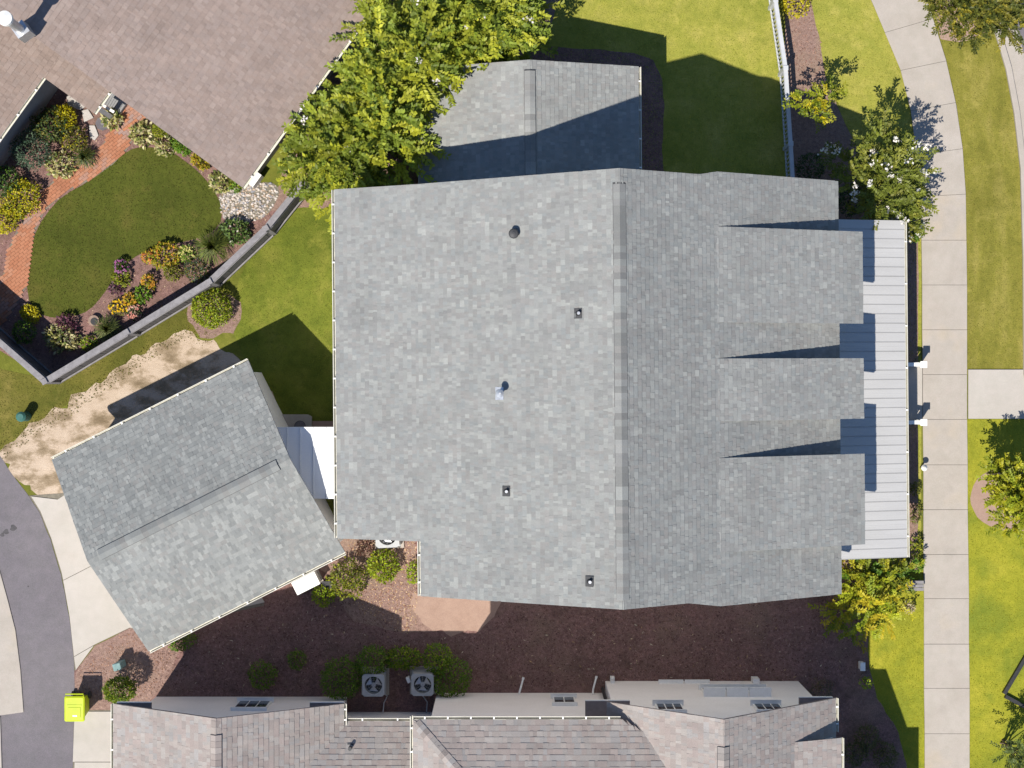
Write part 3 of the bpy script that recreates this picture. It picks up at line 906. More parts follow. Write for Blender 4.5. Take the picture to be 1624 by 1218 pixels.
# ---------------------------------------------------------------- garage
ga = math.atan2(3.23, 6.41)
gc = Vector((-10.23, -3.98, 0))
garage = thing('garage', 'detached garage with a square grey shingle gable roof turned to the drive', 'garage', gc)
gable_roof(garage, gc, ga, 3.58, 3.49, 2.95, 4.47, GARAGE, parts=90, seed=40, inset=.42)
gd = Vector((math.cos(ga), math.sin(ga), 0)); gs = Vector((-gd.y, gd.x, 0))
prof = [(-3.2, 0), (3.2, 0), (3.2, 2.9), (0, 4.26), (-3.2, 2.9)]
MB().hexa([gc + gd * -3.38 + gs * a_ + Z * b_ for a_, b_ in prof], [gc + gd * 3.38 + gs * a_ + Z * b_ for a_, b_ in prof]).build('wall', M['wall_cream'], garage)
gdoor = MB().hexa([gc - gd * 3.42 + gs * a_ + Z * b_ for a_, b_ in ((-2.4, .05), (2.4, .05), (2.4, 2.3), (-2.4, 2.3))],
                  [gc - gd * 3.37 + gs * a_ + Z * b_ for a_, b_ in ((-2.4, .05), (2.4, .05), (2.4, 2.3), (-2.4, 2.3))]).build('garage_door', M['trim'], garage)

# breezeway with a white metal roof
bw = thing('breezeway', 'low white metal breezeway roof between the garage and the grey-roofed house', 'breezeway', (-6.6, -2.6, 0))
BX0, BX1, BY0, BY1, BZ = -8.15, -5.2, -3.73, -1.42, 3.12
nb = 7
bwd = (BX1 - BX0) / nb
for k in range(nb):
    x = BX0 + k * bwd
    prof = [(x + .004, -.05), (x + .004, .03), (x + .024, .03), (x + .028, 0.0), (x + bwd - .004, 0.0), (x + bwd - .004, -.05)]
    y0 = BY0
    if x + bwd < -6.6: y0 = BY0 + max(0, (-6.35 - x - bwd)) * 1.15
    MB().hexa([(a_, y0, BZ + b_) for a_, b_ in prof], [(a_, BY1, BZ + .06 + b_) for a_, b_ in prof]).build('panel', M['white_metal'], bw)
MB().bar((BX0 + .3, BY1 + .012, BZ - .02), (BX1, BY1 + .012, BZ - .02), .022, .16).build('fascia', M['trim'], bw)
for x, y in ((-7.2, BY1 - .12), (-5.45, BY1 - .12), (-5.45, BY0 + .12)):
    MB().box((x, y, .0), (.14, .14, BZ - .06)).build('post', M['trim'], bw)
MB().prism([(-8.25, -1.6), (-6.9, -1.6), (-6.9, -1.12), (-7.05, -1.05), (-8.25, -1.05)], 0.009, 0.16).build('concrete_step', M['concrete'], bevel=.02)['kind'] = 'structure'
MB().prism([(-6.88, -1.5), (-5.3, -1.5), (-5.3, -1.28), (-6.88, -1.28)], 0.009, 0.1).build('brick_edging', M['clay'])['kind'] = 'structure'

# ---------------------------------------------------------------- south neighbour
sh = thing('house', 'cream-walled house with pinkish tan shingle roofs along the bottom edge', 'house', (-1, -14, 0))
YF = -18.0
# left gable
LX, LZ, LL, LR, LZe, LYn = -9.05, 6.14, -12.72, -5.38, 4.0, -10.23
lp = (LZ - LZe) / (LX - LL)
lw, ll_ = LX - LL, LYn - YF
roof(sh, (LL, YF, LZe), (0, 1), (1, 0), lp, [(0, 0), (ll_, 0), (ll_, lw), (0, lw)], TAN, parts=50, deck='deck_tan', seed=50, expo=.17, wmul=1.3)
lr = roof(sh, (LR, YF, LZe), (0, 1), (-1, 0), lp, [(0, 0), (ll_, 0), (ll_, lw), (0, lw)], TAN, parts=50, deck='deck_tan', seed=51, expo=.17, wmul=1.3)
caps(lr, (LX, LYn - .07, LZ), (LX, LYn - .5, LZ), (1, 0, 0), lp, TAN, half=.15, lift=.012, vent=False, seed=52)
caps(lr, (LX, LYn - .5, LZ), (LX, YF, LZ), (1, 0, 0), lp, TAN, half=.17, lift=.05, seed=53)
gutter(sh, (LL, YF, LZe - .02), (LL, LYn, LZe - .02), (-1, 0))
gutter(sh, (LR, -10.9, LZe - .02), (LR, LYn, LZe - .02), (1, 0))
# alcove slope
roof(sh, (-2.61, -10.8, 3.9), (-1, 0), (0, -1), .57, [(0, 0), (2.8, 0), (8.45, 5.0), (0, 5.0)], TAN, parts=30, deck='deck_tan', seed=54, expo=.18, wmul=1.5)
gutter(sh, (-5.35, -10.8, 3.88), (-3.1, -10.8, 3.88), (0, 1))
# hipped middle block
BE, BZe, BYe = -3.0, 6.4, -10.2
br = roof(sh, (BE, BYe, BZe), (1, 0), (0, -1), .5, [(0, 0), (6.35, 0), (7.2, .45), (10.5, 5.5), (5.5, 5.5)], TAN, parts=60, deck='deck_tan', seed=55, expo=.18, wmul=1.5)
roof(sh, (BE, BYe, BZe), (0, -1), (1, 0), .5, [(0, 0), (7.5, 0), (7.5, 5.5), (5.5, 5.5)], TAN, parts=20, deck='deck_tan', seed=56, expo=.18, wmul=1.3)
hd = Vector((1, -1, .5))
caps(br, Vector((BE, BYe, BZe)) + hd * .08, Vector((BE, BYe, BZe)) + hd * 5.4, (.7071, .7071, 0), .35, TAN, half=.15, lift=.03, vent=False, seed=57, step=.17)
gutter(sh, (BE, BYe, BZe - .02), (3.3, BYe, BZe - .02), (0, 1), every=.7)
gutter(sh, (BE, BYe + .1, BZe - .025), (BE, YF, BZe - .025), (-1, 0), every=.7)
# right gable
RX, RZ, RL, RR, RZe, RYn = 6.18, 8.24, 2.18, 10.08, 5.2, -9.8
q1 = (RZ - RZe) / (RX - RL); q2 = (RZ - RZe) / (RR - RX)
roof(sh, (RL, YF, RZe), (0, 1), (1, 0), q1, [(0, .75), (RYn - YF, .75), (RYn - YF, RX - RL), (0, RX - RL)], TAN, parts=50, deck='deck_tan', seed=58, expo=.19, wmul=1.1)
rr_ = roof(sh, (RR, YF, RZe), (0, 1), (-1, 0), q2, [(0, 0), (RYn - YF, 0), (RYn - YF, RR - RX), (0, RR - RX)], TAN, parts=50, deck='deck_tan', seed=59, expo=.19, wmul=1.1)
caps(rr_, (RX, RYn - .1, RZ), (RX, -10.6, RZ), (1, 0, 0), q2, TAN, half=.15, lift=.012, vent=False, seed=60)
caps(rr_, (RX, -10.6, RZ), (RX, YF, RZ), (1, 0, 0), q2, TAN, half=.17, lift=.05, seed=61)
gutter(sh, (RR, -10.85, RZe - .02), (RR, RYn, RZe - .02), (1, 0))
# raised lower bay of the right slope
bay = roof(sh, (10.12, YF, 5.8), (0, 1), (-1, 0), .375, [(0, 0), (7.1, 0), (7.1, 1.55), (0, 1.55)], TAN, parts=10, deck='deck_tan', thick=.1, name='dormer', seed=62, expo=.17)
xz_prism('dormer_wall', [(8.8, 6.15), (9.95, 5.75), (9.95, 3.0), (9.9, 3.0)], YF, -10.98, M['wall_cream'], bay)
gutter(sh, (10.12, YF, 5.78), (10.12, -10.9, 5.78), (1, 0))
# unseen wing of this house, inferred from its shadow; slab shaped to cast it
MB().hexa([(9.9, -13.2, 5.9), (10.7, -13.2, 5.9), (11.8, -14.65, 4.9), (12.2, -14.65, 4.9), (12.2, YF, 4.9), (9.9, YF, 5.9)],
          [(9.9, -13.2, 6.0), (10.7, -13.2, 6.0), (11.8, -14.65, 5.0), (12.2, -14.65, 5.0), (12.2, YF, 5.0), (9.9, YF, 6.0)]).build('unseen_wing_roof', M['deck_tan'], sh)
MB().prism([(9.9, -14.0), (11.5, -14.9), (11.9, -14.9), (11.9, YF), (9.9, YF)], 0, 4.85).build('wall', M['wall_cream'], sh)
# walls
MB().hexa([(x, -10.8, z) for x, z in ((-12.3, 0), (-5.7, 0), (-5.7, 3.9), (LX, 5.85), (-12.3, 3.95))],
          [(x, YF, z) for x, z in ((-12.3, 0), (-5.7, 0), (-5.7, 3.9), (LX, 5.85), (-12.3, 3.95))]).build('wall', M['wall_cream'], sh)
MB().box((-4.2, -14.7, 0), (2.98, 6.74, 3.8)).build('wall', M['wall_cream'], sh)
MB().box((.31, -14.3, 0), (5.8, 7.26, 6.2)).build('wall', M['wall_cream'], sh)
MB().hexa([(x, -10.26, z) for x, z in ((3.22, 0), (9.88, 0), (9.88, 5.1), (RX, 7.9), (3.22, 5.75))],
          [(x, YF, z) for x, z in ((3.22, 0), (9.88, 0), (9.88, 5.1), (RX, 7.9), (3.22, 5.75))]).build('wall', M['wall_cream'], sh)
# little shingled cornice returns at the gable feet
for x0, x1, y0, y1, z in ((-12.7, -11.6, -10.8, -10.25, 3.7), (-6.5, -5.4, -10.8, -10.25, 3.7), (2.3, 3.7, -10.66, -9.95, 4.85), (9.0, 10.05, -10.26, -9.83, 4.95)):
    rt = MB().hexa([(x0, y1, z - .12), (x1, y1, z - .12), (x1, y0, z - .12), (x0, y0, z - .12)], [(x0, y1, z), (x1, y1, z), (x1, y0, z + .12), (x0, y0, z + .12)]).build('cornice_return', M['deck_tan'], sh)
    MB().bar((x0, y1 + .012, z - .06), (x1, y1 + .012, z - .06), .022, .13).build('fascia', M['trim'], rt)
# windows in the north walls
def window(parent, x, y, z, w, h, n, hood=.12):
    f = MB().box((x, y + .03, z), (w, .06, h)).build('window', M['trim'], parent)
    pwid = (w - .1 - .04 * (n - 1)) / n
    for k in range(n):
        for zz, hh in ((z + .06, h / 2 - .09), (z + h / 2 + .03, h / 2 - .09)):
            MB().box((x - w / 2 + .05 + pwid / 2 + k * (pwid + .04), y + .066, zz), (pwid, .012, hh)).build('pane', M['glass'], f)
    MB().box((x, y + .09, z - .07), (w + .14, .18, .069)).build('sill', M['trim'], f)
    MB().box((x, y + hood / 2, z + h + .001), (w + .1, hood, .07)).build('hood', M['trim'], f)
window(sh, -8.7, -10.8, 1.0, 1.1, 1.25, 3)
window(sh, 1.75, -10.67, 1.0, .75, 1.1, 2)
window(sh, 4.98, -10.26, 4.05, .85, 1.1, 3)
window(sh, 8.1, -10.26, 4.05, .85, 1.1, 3)
for x in (6.65, 7.4, 8.15):
    window(sh, x, -10.26, 1.5, .62, 1.1, 1, .3)
for x in (5.45, 6.35):
    MB().box((x, -10.2, .35), (.85, .12, .08)).build('wall_ledge', M['trim'], sh)
MB().box((8.35, -10.17, .1), (.22, .18, .5)).build('meter_box', M['trim'], sh)
MB().box((3.45, -10.16, .1), (.14, .2, .3)).disc((3.45, -10.1), .07, .4, .5, 10, r1=.02).build('wall_light', M['trim'], sh)
MB().tube([(3.12, -10.5, 0.1), (3.12, -10.5, 4.7)], .06, 8).build('downspout', M['black'], sh)
p = P(556, 1185, 4.6)
vz = 3.9 + .57 * (-10.8 - p.y)
p = P(556, 1185, vz)
v = MB().box((p.x, p.y, vz - .08), (.2, .24, .1)).build('roof_vent', M['darkvent'], sh)
MB().disc((p.x, p.y), .06, vz, vz + .25, 10).build('pipe', M['darkvent'], v)

# ---------------------------------------------------------------- north-west neighbour
nh = thing('house', 'house with a broad plain brown shingle roof in the top left corner', 'house', (-12, 12, 0))
u3 = Vector((.586, .81, 0)); w3 = Vector((-.81, .586, 0))
O3 = Vector((-8.8, 6.43, 2.9))
r3 = roof(nh, O3, u3, w3, .35, [(0, 0), (20, 0), (20, 11), (0, 11)], BROWN, parts=160, deck='deck_tan', seed=70, wmul=1.0, expo=.17)
gutter(nh, O3 + u3 * 0 - Z * .02, O3 + u3 * 20 - Z * .02, -w3)
O1 = Vector((-15.3, 10.03, 2.9))
r1_ = roof(nh, O1, u3, w3, .3, [(-9, 0), (0, 0), (1.1, 0), (1.1, 6), (-9, 6)], [tuple(x * k for x, k in zip(c_, (.97, .95, .92))) for c_ in BROWN], parts=40, deck='deck_tan', seed=71, expo=.17)
gutter(nh, O1 - u3 * 9 - Z * .02, O1 - Z * .02, -w3)
O2 = O1 - w3 * 1.84 - Z * .3 * 1.84
roof(nh, O2, u3, w3, .3, [(0, 0), (1.06, 0), (1.06, 1.84), (0, 1.84)], [tuple(x * k for x, k in zip(c_, (.97, .95, .92))) for c_ in BROWN], parts=8, deck='deck_tan', seed=72, expo=.17)
gutter(nh, O2 - Z * .02, O2 + u3 * 1.06 - Z * .02, -w3, every=.4)
def obox(name, o, s0, s1, t0, t1, z0, z1, mat, parent, slope=0.0):
    q = [o + u3 * s + w3 * t for s, t in ((s0, t0), (s1, t0), (s1, t1), (s0, t1))]
    return MB().hexa([(a_.x, a_.y, z0) for a_ in q], [(a_.x, a_.y, z1 + slope * t) for a_, t in zip(q, (t0, t0, t1, t1))]).build(name, mat, parent)
obox('wall', Vector((O3.x, O3.y, 0)), .25, 20, .4, 10.5, 0, 2.72, M['wall_grey'], nh, .35)
obox('wall', Vector((O1.x, O1.y, 0)), -9, .05, .4, 5.5, 0, 2.7, M['wall_grey'], nh, .3)
dq = [P(164, 164, .25), P(178, 139, .25), P(206, 156, .25), P(190, 180, .25)]
pd = MB().prism([(a.x, a.y) for a in dq], 0.016, .25).build('porch_deck', M['wall_grey'], nh)
for k in range(8):
    f0, f1 = (k + .06) / 8, (k + .94) / 8
    e0, e1, g0, g1 = dq[0].lerp(dq[3], f0), dq[0].lerp(dq[3], f1), dq[1].lerp(dq[2], f0), dq[1].lerp(dq[2], f1)
    MB().prism([(e0.x, e0.y), (e1.x, e1.y), (g1.x, g1.y), (g0.x, g0.y)], .251, .278).build('plank', M['wall_grey'], pd)
q = O2 + u3 * .2 + w3 * .12
MB().box((q.x, q.y, 0), (.16, .16, 2.2), math.atan2(u3.y, u3.x)).build('post', M['trim'], nh)
a_ = P(160, 165, 1.0); b_ = P(181, 178, 1.0)
MB().bar((a_.x, a_.y, 1.0), (b_.x, b_.y, 1.0), .09, .06).build('handrail', M['trim'], nh)
# flue
p = P(33, 47, 6.2)
fl = MB().box((p.x, p.y, p.z - .55), (.42, .42, .62), .62).build('flue', M['steel'], nh)
MB().disc((p.x, p.y), .14, p.z + .05, p.z + 1.35, 16).build('flue_pipe', M['steel'], fl)
MB().disc((p.x, p.y), .22, p.z + 1.35, p.z + 1.5, 18).disc((p.x, p.y), .22, p.z + 1.5, p.z + 1.58, 18, r1=.06).build('flue_cap', M['trim'], fl)
# things fixed along the long eave
for px, py, c_ in ((418, 250, 'wall'), (405, 285, 'trim')):
    p = P(px, py, .4)
    MB().box((p.x, p.y, .0), (.5, .22, .55), math.atan2(u3.y, u3.x)).build('meter_box', M[c_], nh)

# ---------------------------------------------------------------- fences
M['weathered'] = surf('weathered_wood', [(0.3, (0.17, 0.16, 0.163)), (0.7, (0.25, 0.238, 0.24))], 6, rough=0.85, fine=(40, 0.15), stretch=(1, 1, 6))
M['plank'] = surf('weathered_plank', [(0.3, (0.09, 0.085, 0.088)), (0.7, (0.15, 0.142, 0.145))], 6, rough=0.85, fine=(40, 0.15), stretch=(1, 1, 6))
M['vinyl'] = surf('white_vinyl', [(0.3, (0.4, 0.41, 0.43)), (0.7, (0.47, 0.48, 0.49))], 3, rough=0.5)
M['teal'] = surf('teal_plastic', [(0.3, (0.03, 0.10, 0.085)), (0.7, (0.045, 0.14, 0.115))], 5, rough=0.6)
M['teal_pale'] = surf('faded_teal_plastic', [(0.3, (0.13, 0.22, 0.22)), (0.7, (0.2, 0.3, 0.29))], 5, rough=0.6)
M['lime'] = surf('lime_plastic', [(0.3, (0.36, 0.45, 0.008)), (0.7, (0.42, 0.5, 0.012))], 4, rough=0.45, fine=(30, 0.05))
M['acgrey'] = surf('ac_cabinet', [(0.3, (0.33, 0.34, 0.34)), (0.7, (0.4, 0.41, 0.41))], 5, rough=0.5)
M['stone'] = surf('flagstone', [(0.3, (0.36, 0.33, 0.3)), (0.7, (0.46, 0.43, 0.4))], 4, rough=0.9, fine=(30, 0.12))
M['slate'] = surf('slate', [(0.3, (0.09, 0.085, 0.095)), (0.7, (0.14, 0.13, 0.14))], 6, rough=0.9, fine=(30, 0.15))
M['terracotta'] = surf('weathered_clay', [(0.3, (0.2, 0.14, 0.11)), (0.7, (0.3, 0.22, 0.17))], 6, rough=0.9)

FH = 1.8
gf = thing('fence', 'weathered grey board privacy fence enclosing the garden', 'fence', P(200, 527, 1.8) * Vector((1, 1, 0)))
fp = [P(-75, 478, FH), P(71, 605, FH), P(201, 527, FH), P(332, 447, FH), P(422, 362, FH), P(480, 290, FH)]
for p in fp:
    po = MB().box((p.x, p.y, 0), (.13, .13, FH + .06), .5).build('post', M['weathered'], gf)
    MB().box((p.x, p.y, FH + .061), (.19, .19, .03), .5).build('post_cap', M['weathered'], po, bevel=.008)
boardm = {}
for i in range(len(fp) - 1):
    a, b = fp[i].copy(), fp[i + 1].copy()
    a.z = b.z = 0
    d = (b - a).normalized(); n = Vector((d.y, -d.x, 0))
    if n.dot(-((a + b) / 2)) < 0: n = -n
    ang = math.atan2(d.y, d.x); L = (b - a).length
    MB().bar(a + d * .07 + Z * (FH - .0), b - d * .07 + Z * FH, .2, .035).build('top_rail', M['weathered'], gf)
    for z in (.22, FH - .3):
        MB().bar(a + d * .07 + Z * z + n * .06, b - d * .07 + Z * z + n * .06, .05, .09).build('rail', M['weathered'], gf)
    nb_ = int((L - .14) / .135)
    for k in range(nb_):
        if i in (1, 2) and k in (6, 7, 14, 22) : gapz = .25
        else: gapz = 0
        p = a + d * (.07 + (k + .5) * (L - .14) / nb_)
        me = boardm.get(gapz)
        if me is None:
            o = MB().box((0, 0, 0), (.134, .02, FH - .1 - gapz)).build('plank', M['plank'], gf)
            boardm[gapz] = o.data
            o.location = Vector((p.x, p.y, .05)) - gf.location
        else:
            o = link('plank', me, gf, (p.x, p.y, .05))
        o.rotation_euler = (random.uniform(-.012, .012), 0, ang)

nf = thing('fence', 'low white picket fence along the back lawn and bark bed', 'fence', P(1243, 120))
q = [P(1217, -110, 1.2), P(1230, 0, 1.2), P(1246, 108, 1.2), P(1254, 228, 1.2), P(1260, 330, 1.2)]
pk = None
for i, p in enumerate(q):
    po = MB().box((p.x, p.y, 0), (.12, .12, 1.22)).build('post', M['vinyl'], nf)
    MB().box((p.x, p.y, 1.221), (.17, .17, .03)).build('post_cap', M['vinyl'], po, bevel=.01)
    if i == len(q) - 1: break
    a, b = Vector((p.x, p.y, 0)), Vector((q[i + 1].x, q[i + 1].y, 0))
    d = (b - a).normalized(); L = (b - a).length; ang = math.atan2(d.y, d.x)
    for z, w in ((1.19, .13), (.15, .05), (.85, .04)):
        MB().bar(a + d * .06 + Z * z, b - d * .06 + Z * z, w, .05).build('rail', M['vinyl'], nf)
    for k in range(int(L / .14)):
        c = a + d * (.12 + k * .14)
        if pk is None:
            o = MB().box((0, 0, 0), (.045, .018, 1.1)).build('picket', M['vinyl'], nf); pk = o.data
            o.location = Vector((c.x, c.y, .06)) - nf.location
        else:
            o = link('picket', pk, nf, (c.x, c.y, .06))
        o.rotation_euler = (0, 0, ang)

# ---------------------------------------------------------------- air conditioners
def ac(px, py, label, ang=0.0, h=.85, s=.76):
    c = P(px, py, h)
    t = thing('air_conditioner', label, 'air conditioner', (c.x, c.y, 0), 'air conditioning units beside the houses')
    MB().box((c.x, c.y, .01), (s + .2, s + .2, .07), ang).build('pad', M['concrete'], t)
    MB().box((c.x, c.y, .081), (s, s, h - .42), ang).build('cabinet', M['acgrey'], t, bevel=.03)
    ca, sa = math.cos(ang), math.sin(ang)
    # louvres round the cabinet
    for k in range(4):
        MB().box((c.x, c.y, .15 + k * .085), (s + .012, s + .012, .03), ang).build('louvre', M['acgrey'], t)
    # top with a round opening
    mb = MB(); n = 28; r = s * .39
    for k in range(n):
        a0, a1 = 2 * math.pi * k / n, 2 * math.pi * (k + 1) / n
        def sq(a):
            m = max(abs(math.cos(a)), abs(math.sin(a)))
            f = s / 2 / m
            f = min(f, s * .64)
            x, y = f * math.cos(a), f * math.sin(a)
            return (c.x + x * ca - y * sa, c.y + x * sa + y * ca)
        def ci(a): return (c.x + r * math.cos(a + ang), c.y + r * math.sin(a + ang))
        mb.hexa([(*ci(a0), h - .338), (*sq(a0), h - .338), (*sq(a1), h - .338), (*ci(a1), h - .338)], [(*ci(a0), h), (*sq(a0), h), (*sq(a1), h), (*ci(a1), h)])
    mb.build('top_cover', M['acgrey'], t)
    MB().disc((c.x, c.y), r - .002, h - .30, h - .29, 24).build('fan_well', M['black'], t)
    a_ = MB().disc((c.x, c.y), .075, h - .2, h - .1, 14).build('fan_hub', M['steel'], t)
    for k in range(3):
        th = k * 2.094 + .5
        pts0, pts1 = [], []
        for rr, w0 in ((.06, .28), (r * .92, .62)):
            for sgn in (-1, 1):
                aa = th + sgn * w0
                pts0.append((c.x + rr * math.cos(aa), c.y + rr * math.sin(aa), h - .16 + sgn * .03))
        o_ = [pts0[0], pts0[2], pts0[3], pts0[1]]
        MB().hexa(o_, [(x, y, z + .008) for x, y, z in o_]).build('fan_blade', M['steel'], t)
    mb = MB()
    for rr in (r * .3, r * .55, r * .8):
        pts = [(c.x + rr * math.cos(2 * math.pi * k / 24), c.y + rr * math.sin(2 * math.pi * k / 24), h - .015) for k in range(25)]
        mb.tube(pts, .003, 4, cap=False)
    for k in range(6):
        th = k * math.pi / 6
        mb.tube([(c.x - r * math.cos(th), c.y - r * math.sin(th), h - .012), (c.x + r * math.cos(th), c.y + r * math.sin(th), h - .012)], .003, 4)
    mb.build('fan_guard', M['acgrey'], t)
    return t, c
t1_, c1 = ac(592, 1087, 'air conditioner on the left in the cream house alcove')
MB().tube([(c1.x + .3, c1.y - .38, .35), (c1.x + .42, c1.y - .5, .12), (c1.x + .3, c1.y - .75, .08), (c1.x + .28, -11.3, .25)], .02, 6).build('refrigerant_line', M['vinyl'], t1_)
t2_, c2 = ac(670, 1086, 'air conditioner on the right in the cream house alcove')
MB().tube([(c2.x - .2, c2.y - .38, .35), (c2.x - .05, c2.y - .5, .12), (c2.x + .12, c2.y - .75, .08), (c2.x + .1, -11.3, .25)], .02, 6).build('refrigerant_line', M['vinyl'], t2_)
MB().box((c2.x - .5, c2.y + .1, .3), (.12, .2, .25), .4).build('disconnect_box', M['trim'], t2_)
ac(614, 850, 'air conditioner half hidden under the grey eave by the corner shrubs', .05, .8, .8)

# ---------------------------------------------------------------- wheelie bin
c = P(118, 1124, .98); bz = .98
wb = thing('wheelie_bin', 'lime yellow wheelie bin at the edge of the road', 'bin', (c.x, c.y, 0))
def ring(w, d, z, dx=0, dy=0, r=.06):
    o = []
    for sx, sy, a0 in ((1, 1, 0), (-1, 1, 90), (-1, -1, 180), (1, -1, 270)):
        for k in range(4):
            a = math.radians(a0 + k * 30)
            o.append(Vector((c.x + dx + sx * (w / 2 - r) + r * math.cos(a), c.y + dy + sy * (d / 2 - r) + r * math.sin(a), z)))
    return o
mb = MB()
R_ = [ring(.5, .56, .06), ring(.62, .74, .88), ring(.66, .78, .9), ring(.66, .78, .93)]
n = 16
for r_ in R_: mb.v += r_
for k in range(3):
    for j in range(n): mb.poly([k * n + j, k * n + (j + 1) % n, (k + 1) * n + (j + 1) % n, (k + 1) * n + j])
mb.poly(list(range(n))[::-1]); mb.poly([3 * n + j for j in range(n)])
mb.build('bin_body', M['lime'], wb, bevel=.006)
mb = MB(); R_ = [ring(.69, .86, .932, 0, -.01), ring(.69, .86, .965, 0, -.01), ring(.6, .76, .99, 0, -.01)]
for r_ in R_: mb.v += r_
for k in range(2):
    for j in range(n): mb.poly([k * n + j, k * n + (j + 1) % n, (k + 1) * n + (j + 1) % n, (k + 1) * n + j])
mb.poly(list(range(n))[::-1]); mb.poly([2 * n + j for j in range(n)])
lid = mb.build('lid', M['lime'], wb, bevel=.008)
MB().box((c.x, c.y + .12, .991), (.5, .03, .012)).build('lid_rib', M['lime'], lid)
MB().box((c.x, c.y - .12, .991), (.42, .34, .014)).build('lid_panel', M['lime'], lid, bevel=.005)
MB().box((c.x + .02, c.y - .24, 1.006), (.15, .05, .003)).build('lid_sticker', M['trim'], lid)
MB().tube([(c.x - .3, c.y + .36, .95), (c.x - .3, c.y + .5, .98), (c.x + .3, c.y + .5, .98), (c.x + .3, c.y + .36, .95)], .022, 8).build('handle', M['lime'], wb)
for s_ in (-1, 1):
    w_ = MB().tube([(c.x + s_ * .25, c.y + .3, .13), (c.x + s_ * .32, c.y + .3, .13)], .13, 16).build('wheel', M['black'], wb)

# ---------------------------------------------------------------- small things
def pedestal(px, py, r, h, mat, name, label, sq=False):
    c = P(px, py, h)
    t = thing(name, label, 'utility pedestal', (c.x, c.y, 0))
    if sq:
        MB().box((c.x, c.y, 0), (r * 2, r * 1.8, h * .85), .25).build('body', mat, t, bevel=.03)
        MB().box((c.x, c.y, h * .851), (r * 2.15, r * 1.95, h * .15), .25).build('cap', mat, t, bevel=.03)
    else:
        MB().disc((c.x, c.y), r, 0, h * .8, 16, r1=r * .92).build('body', mat, t)
        MB().disc((c.x, c.y), r * 1.02, h * .801, h * .9, 16).disc((c.x, c.y), r * 1.02, h * .9, h, 16, r1=r * .6).build('cap', mat, t)
    return t
pedestal(32, 661, .17, .7, M['teal'], 'utility_pedestal', 'dark green round utility pedestal standing on the left lawn')
pedestal(185, 1058, .13, .75, M['teal_pale'], 'utility_pedestal', 'faded teal square utility pedestal in the chip bed by the bin', True)

# white generator box under the garage eave
gc_ = P(485, 925, .7)
t = thing('generator', 'white generator cabinet against the lower garage wall', 'generator', (gc_.x, gc_.y, 0))
MB().box((gc_.x, gc_.y, .012), (.95, .5, .08), ga).build('pad', M['concrete'], t)
MB().box((gc_.x, gc_.y, .093), (.82, .42, .58), ga).build('cabinet', M['trim'], t, bevel=.02)
MB().box((gc_.x, gc_.y, .674), (.88, .48, .04), ga).build('lid', M['trim'], t, bevel=.012)
c = P(518, 928, .35)
t = thing('valve_box', 'small black valve box between generator and corner shrubs', 'valve box', (c.x, c.y, 0))
MB().box((c.x, c.y, .013), (.3, .24, .3)).build('body', M['black'], t, bevel=.02)
MB().box((c.x, c.y, .314), (.32, .26, .03)).build('lid', M['black'], t)

# white drain pipes out of the cream wall
for pts, lab in (([(823, 1098, .3), (826, 1090, .25), (830, 1075, .1)], 'white drain pipe leaving the cream wall nearer the green shrubs'),
                 ([(940, 1099, .3), (941, 1092, .25), (946, 1073, .1)], 'white drain pipe leaving the cream wall nearer the black downspout')):
    w3_ = [P(*q) for q in pts]
    w3_[0].y = -10.66
    t = thing('drain_pipe', lab, 'pipe', (w3_[1].x, w3_[1].y, 0), 'white drain pipes from the cream wall')
    MB().tube(w3_, .035, 10).build('pipe', M['trim'], t)
    MB().tube([w3_[-1] - (w3_[-1] - w3_[-2]).normalized() * .06, w3_[-1] + (w3_[-1] - w3_[-2]).normalized() * .01], .045, 10).build('pipe_collar', M['trim'], t)

# pot on the back step
c = P(477, 676, .3)
t = thing('pot', 'dark round pot on the concrete step by the breezeway', 'pot', (c.x, c.y, .16))
MB().disc((c.x, c.y), .15, .162, .5, 18, r1=.2).build('body', M['black'], t)
MB().disc((c.x, c.y), .185, .45, .505, 18).build('soil', M['slate'], t)

# front steps, cheek rails
st = thing('front_steps', 'pale concrete front steps between the two white handrails', 'steps', (13.4, -.35, 0))
for k, (x0, x1, z) in enumerate(((12.86, 13.25, .32), (13.252, 13.6, .22), (13.602, 14.15, .11))):
    MB().prism([(x0, -1.25), (x1, -1.25), (x1, .62), (x0, .62)], .009, z).build('step', M['drive'], st, bevel=.01)
for y, lab in ((.66, 'white handrail on the upper side of the front steps'), (-1.3, 'white handrail on the lower side of the front steps')):
    t = thing('handrail', lab, 'handrail', (13.5, y, 0), 'white handrails of the front steps')
    MB().box((13.95, y, .0), (.17, .17, 1.0)).build('newel_post', M['trim'], t)
    MB().box((13.95, y, 1.001), (.23, .23, .05)).build('post_cap', M['trim'], t, bevel=.01)
    MB().box((13.0, y, .0), (.13, .13, 1.12)).build('newel_post', M['trim'], t)
    MB().bar((13.0, y, 1.15), (13.95, y, .93), .13, .07).build('top_rail', M['trim'], t)
    MB().bar((13.0, y, .55), (13.95, y, .3), .06, .05).build('bottom_rail', M['trim'], t)
    for k in range(5):
        x = 13.15 + k * .15
        MB().box((x, y, .5 - k * .035), (.03, .03, .6)).build('baluster', M['trim'], t)

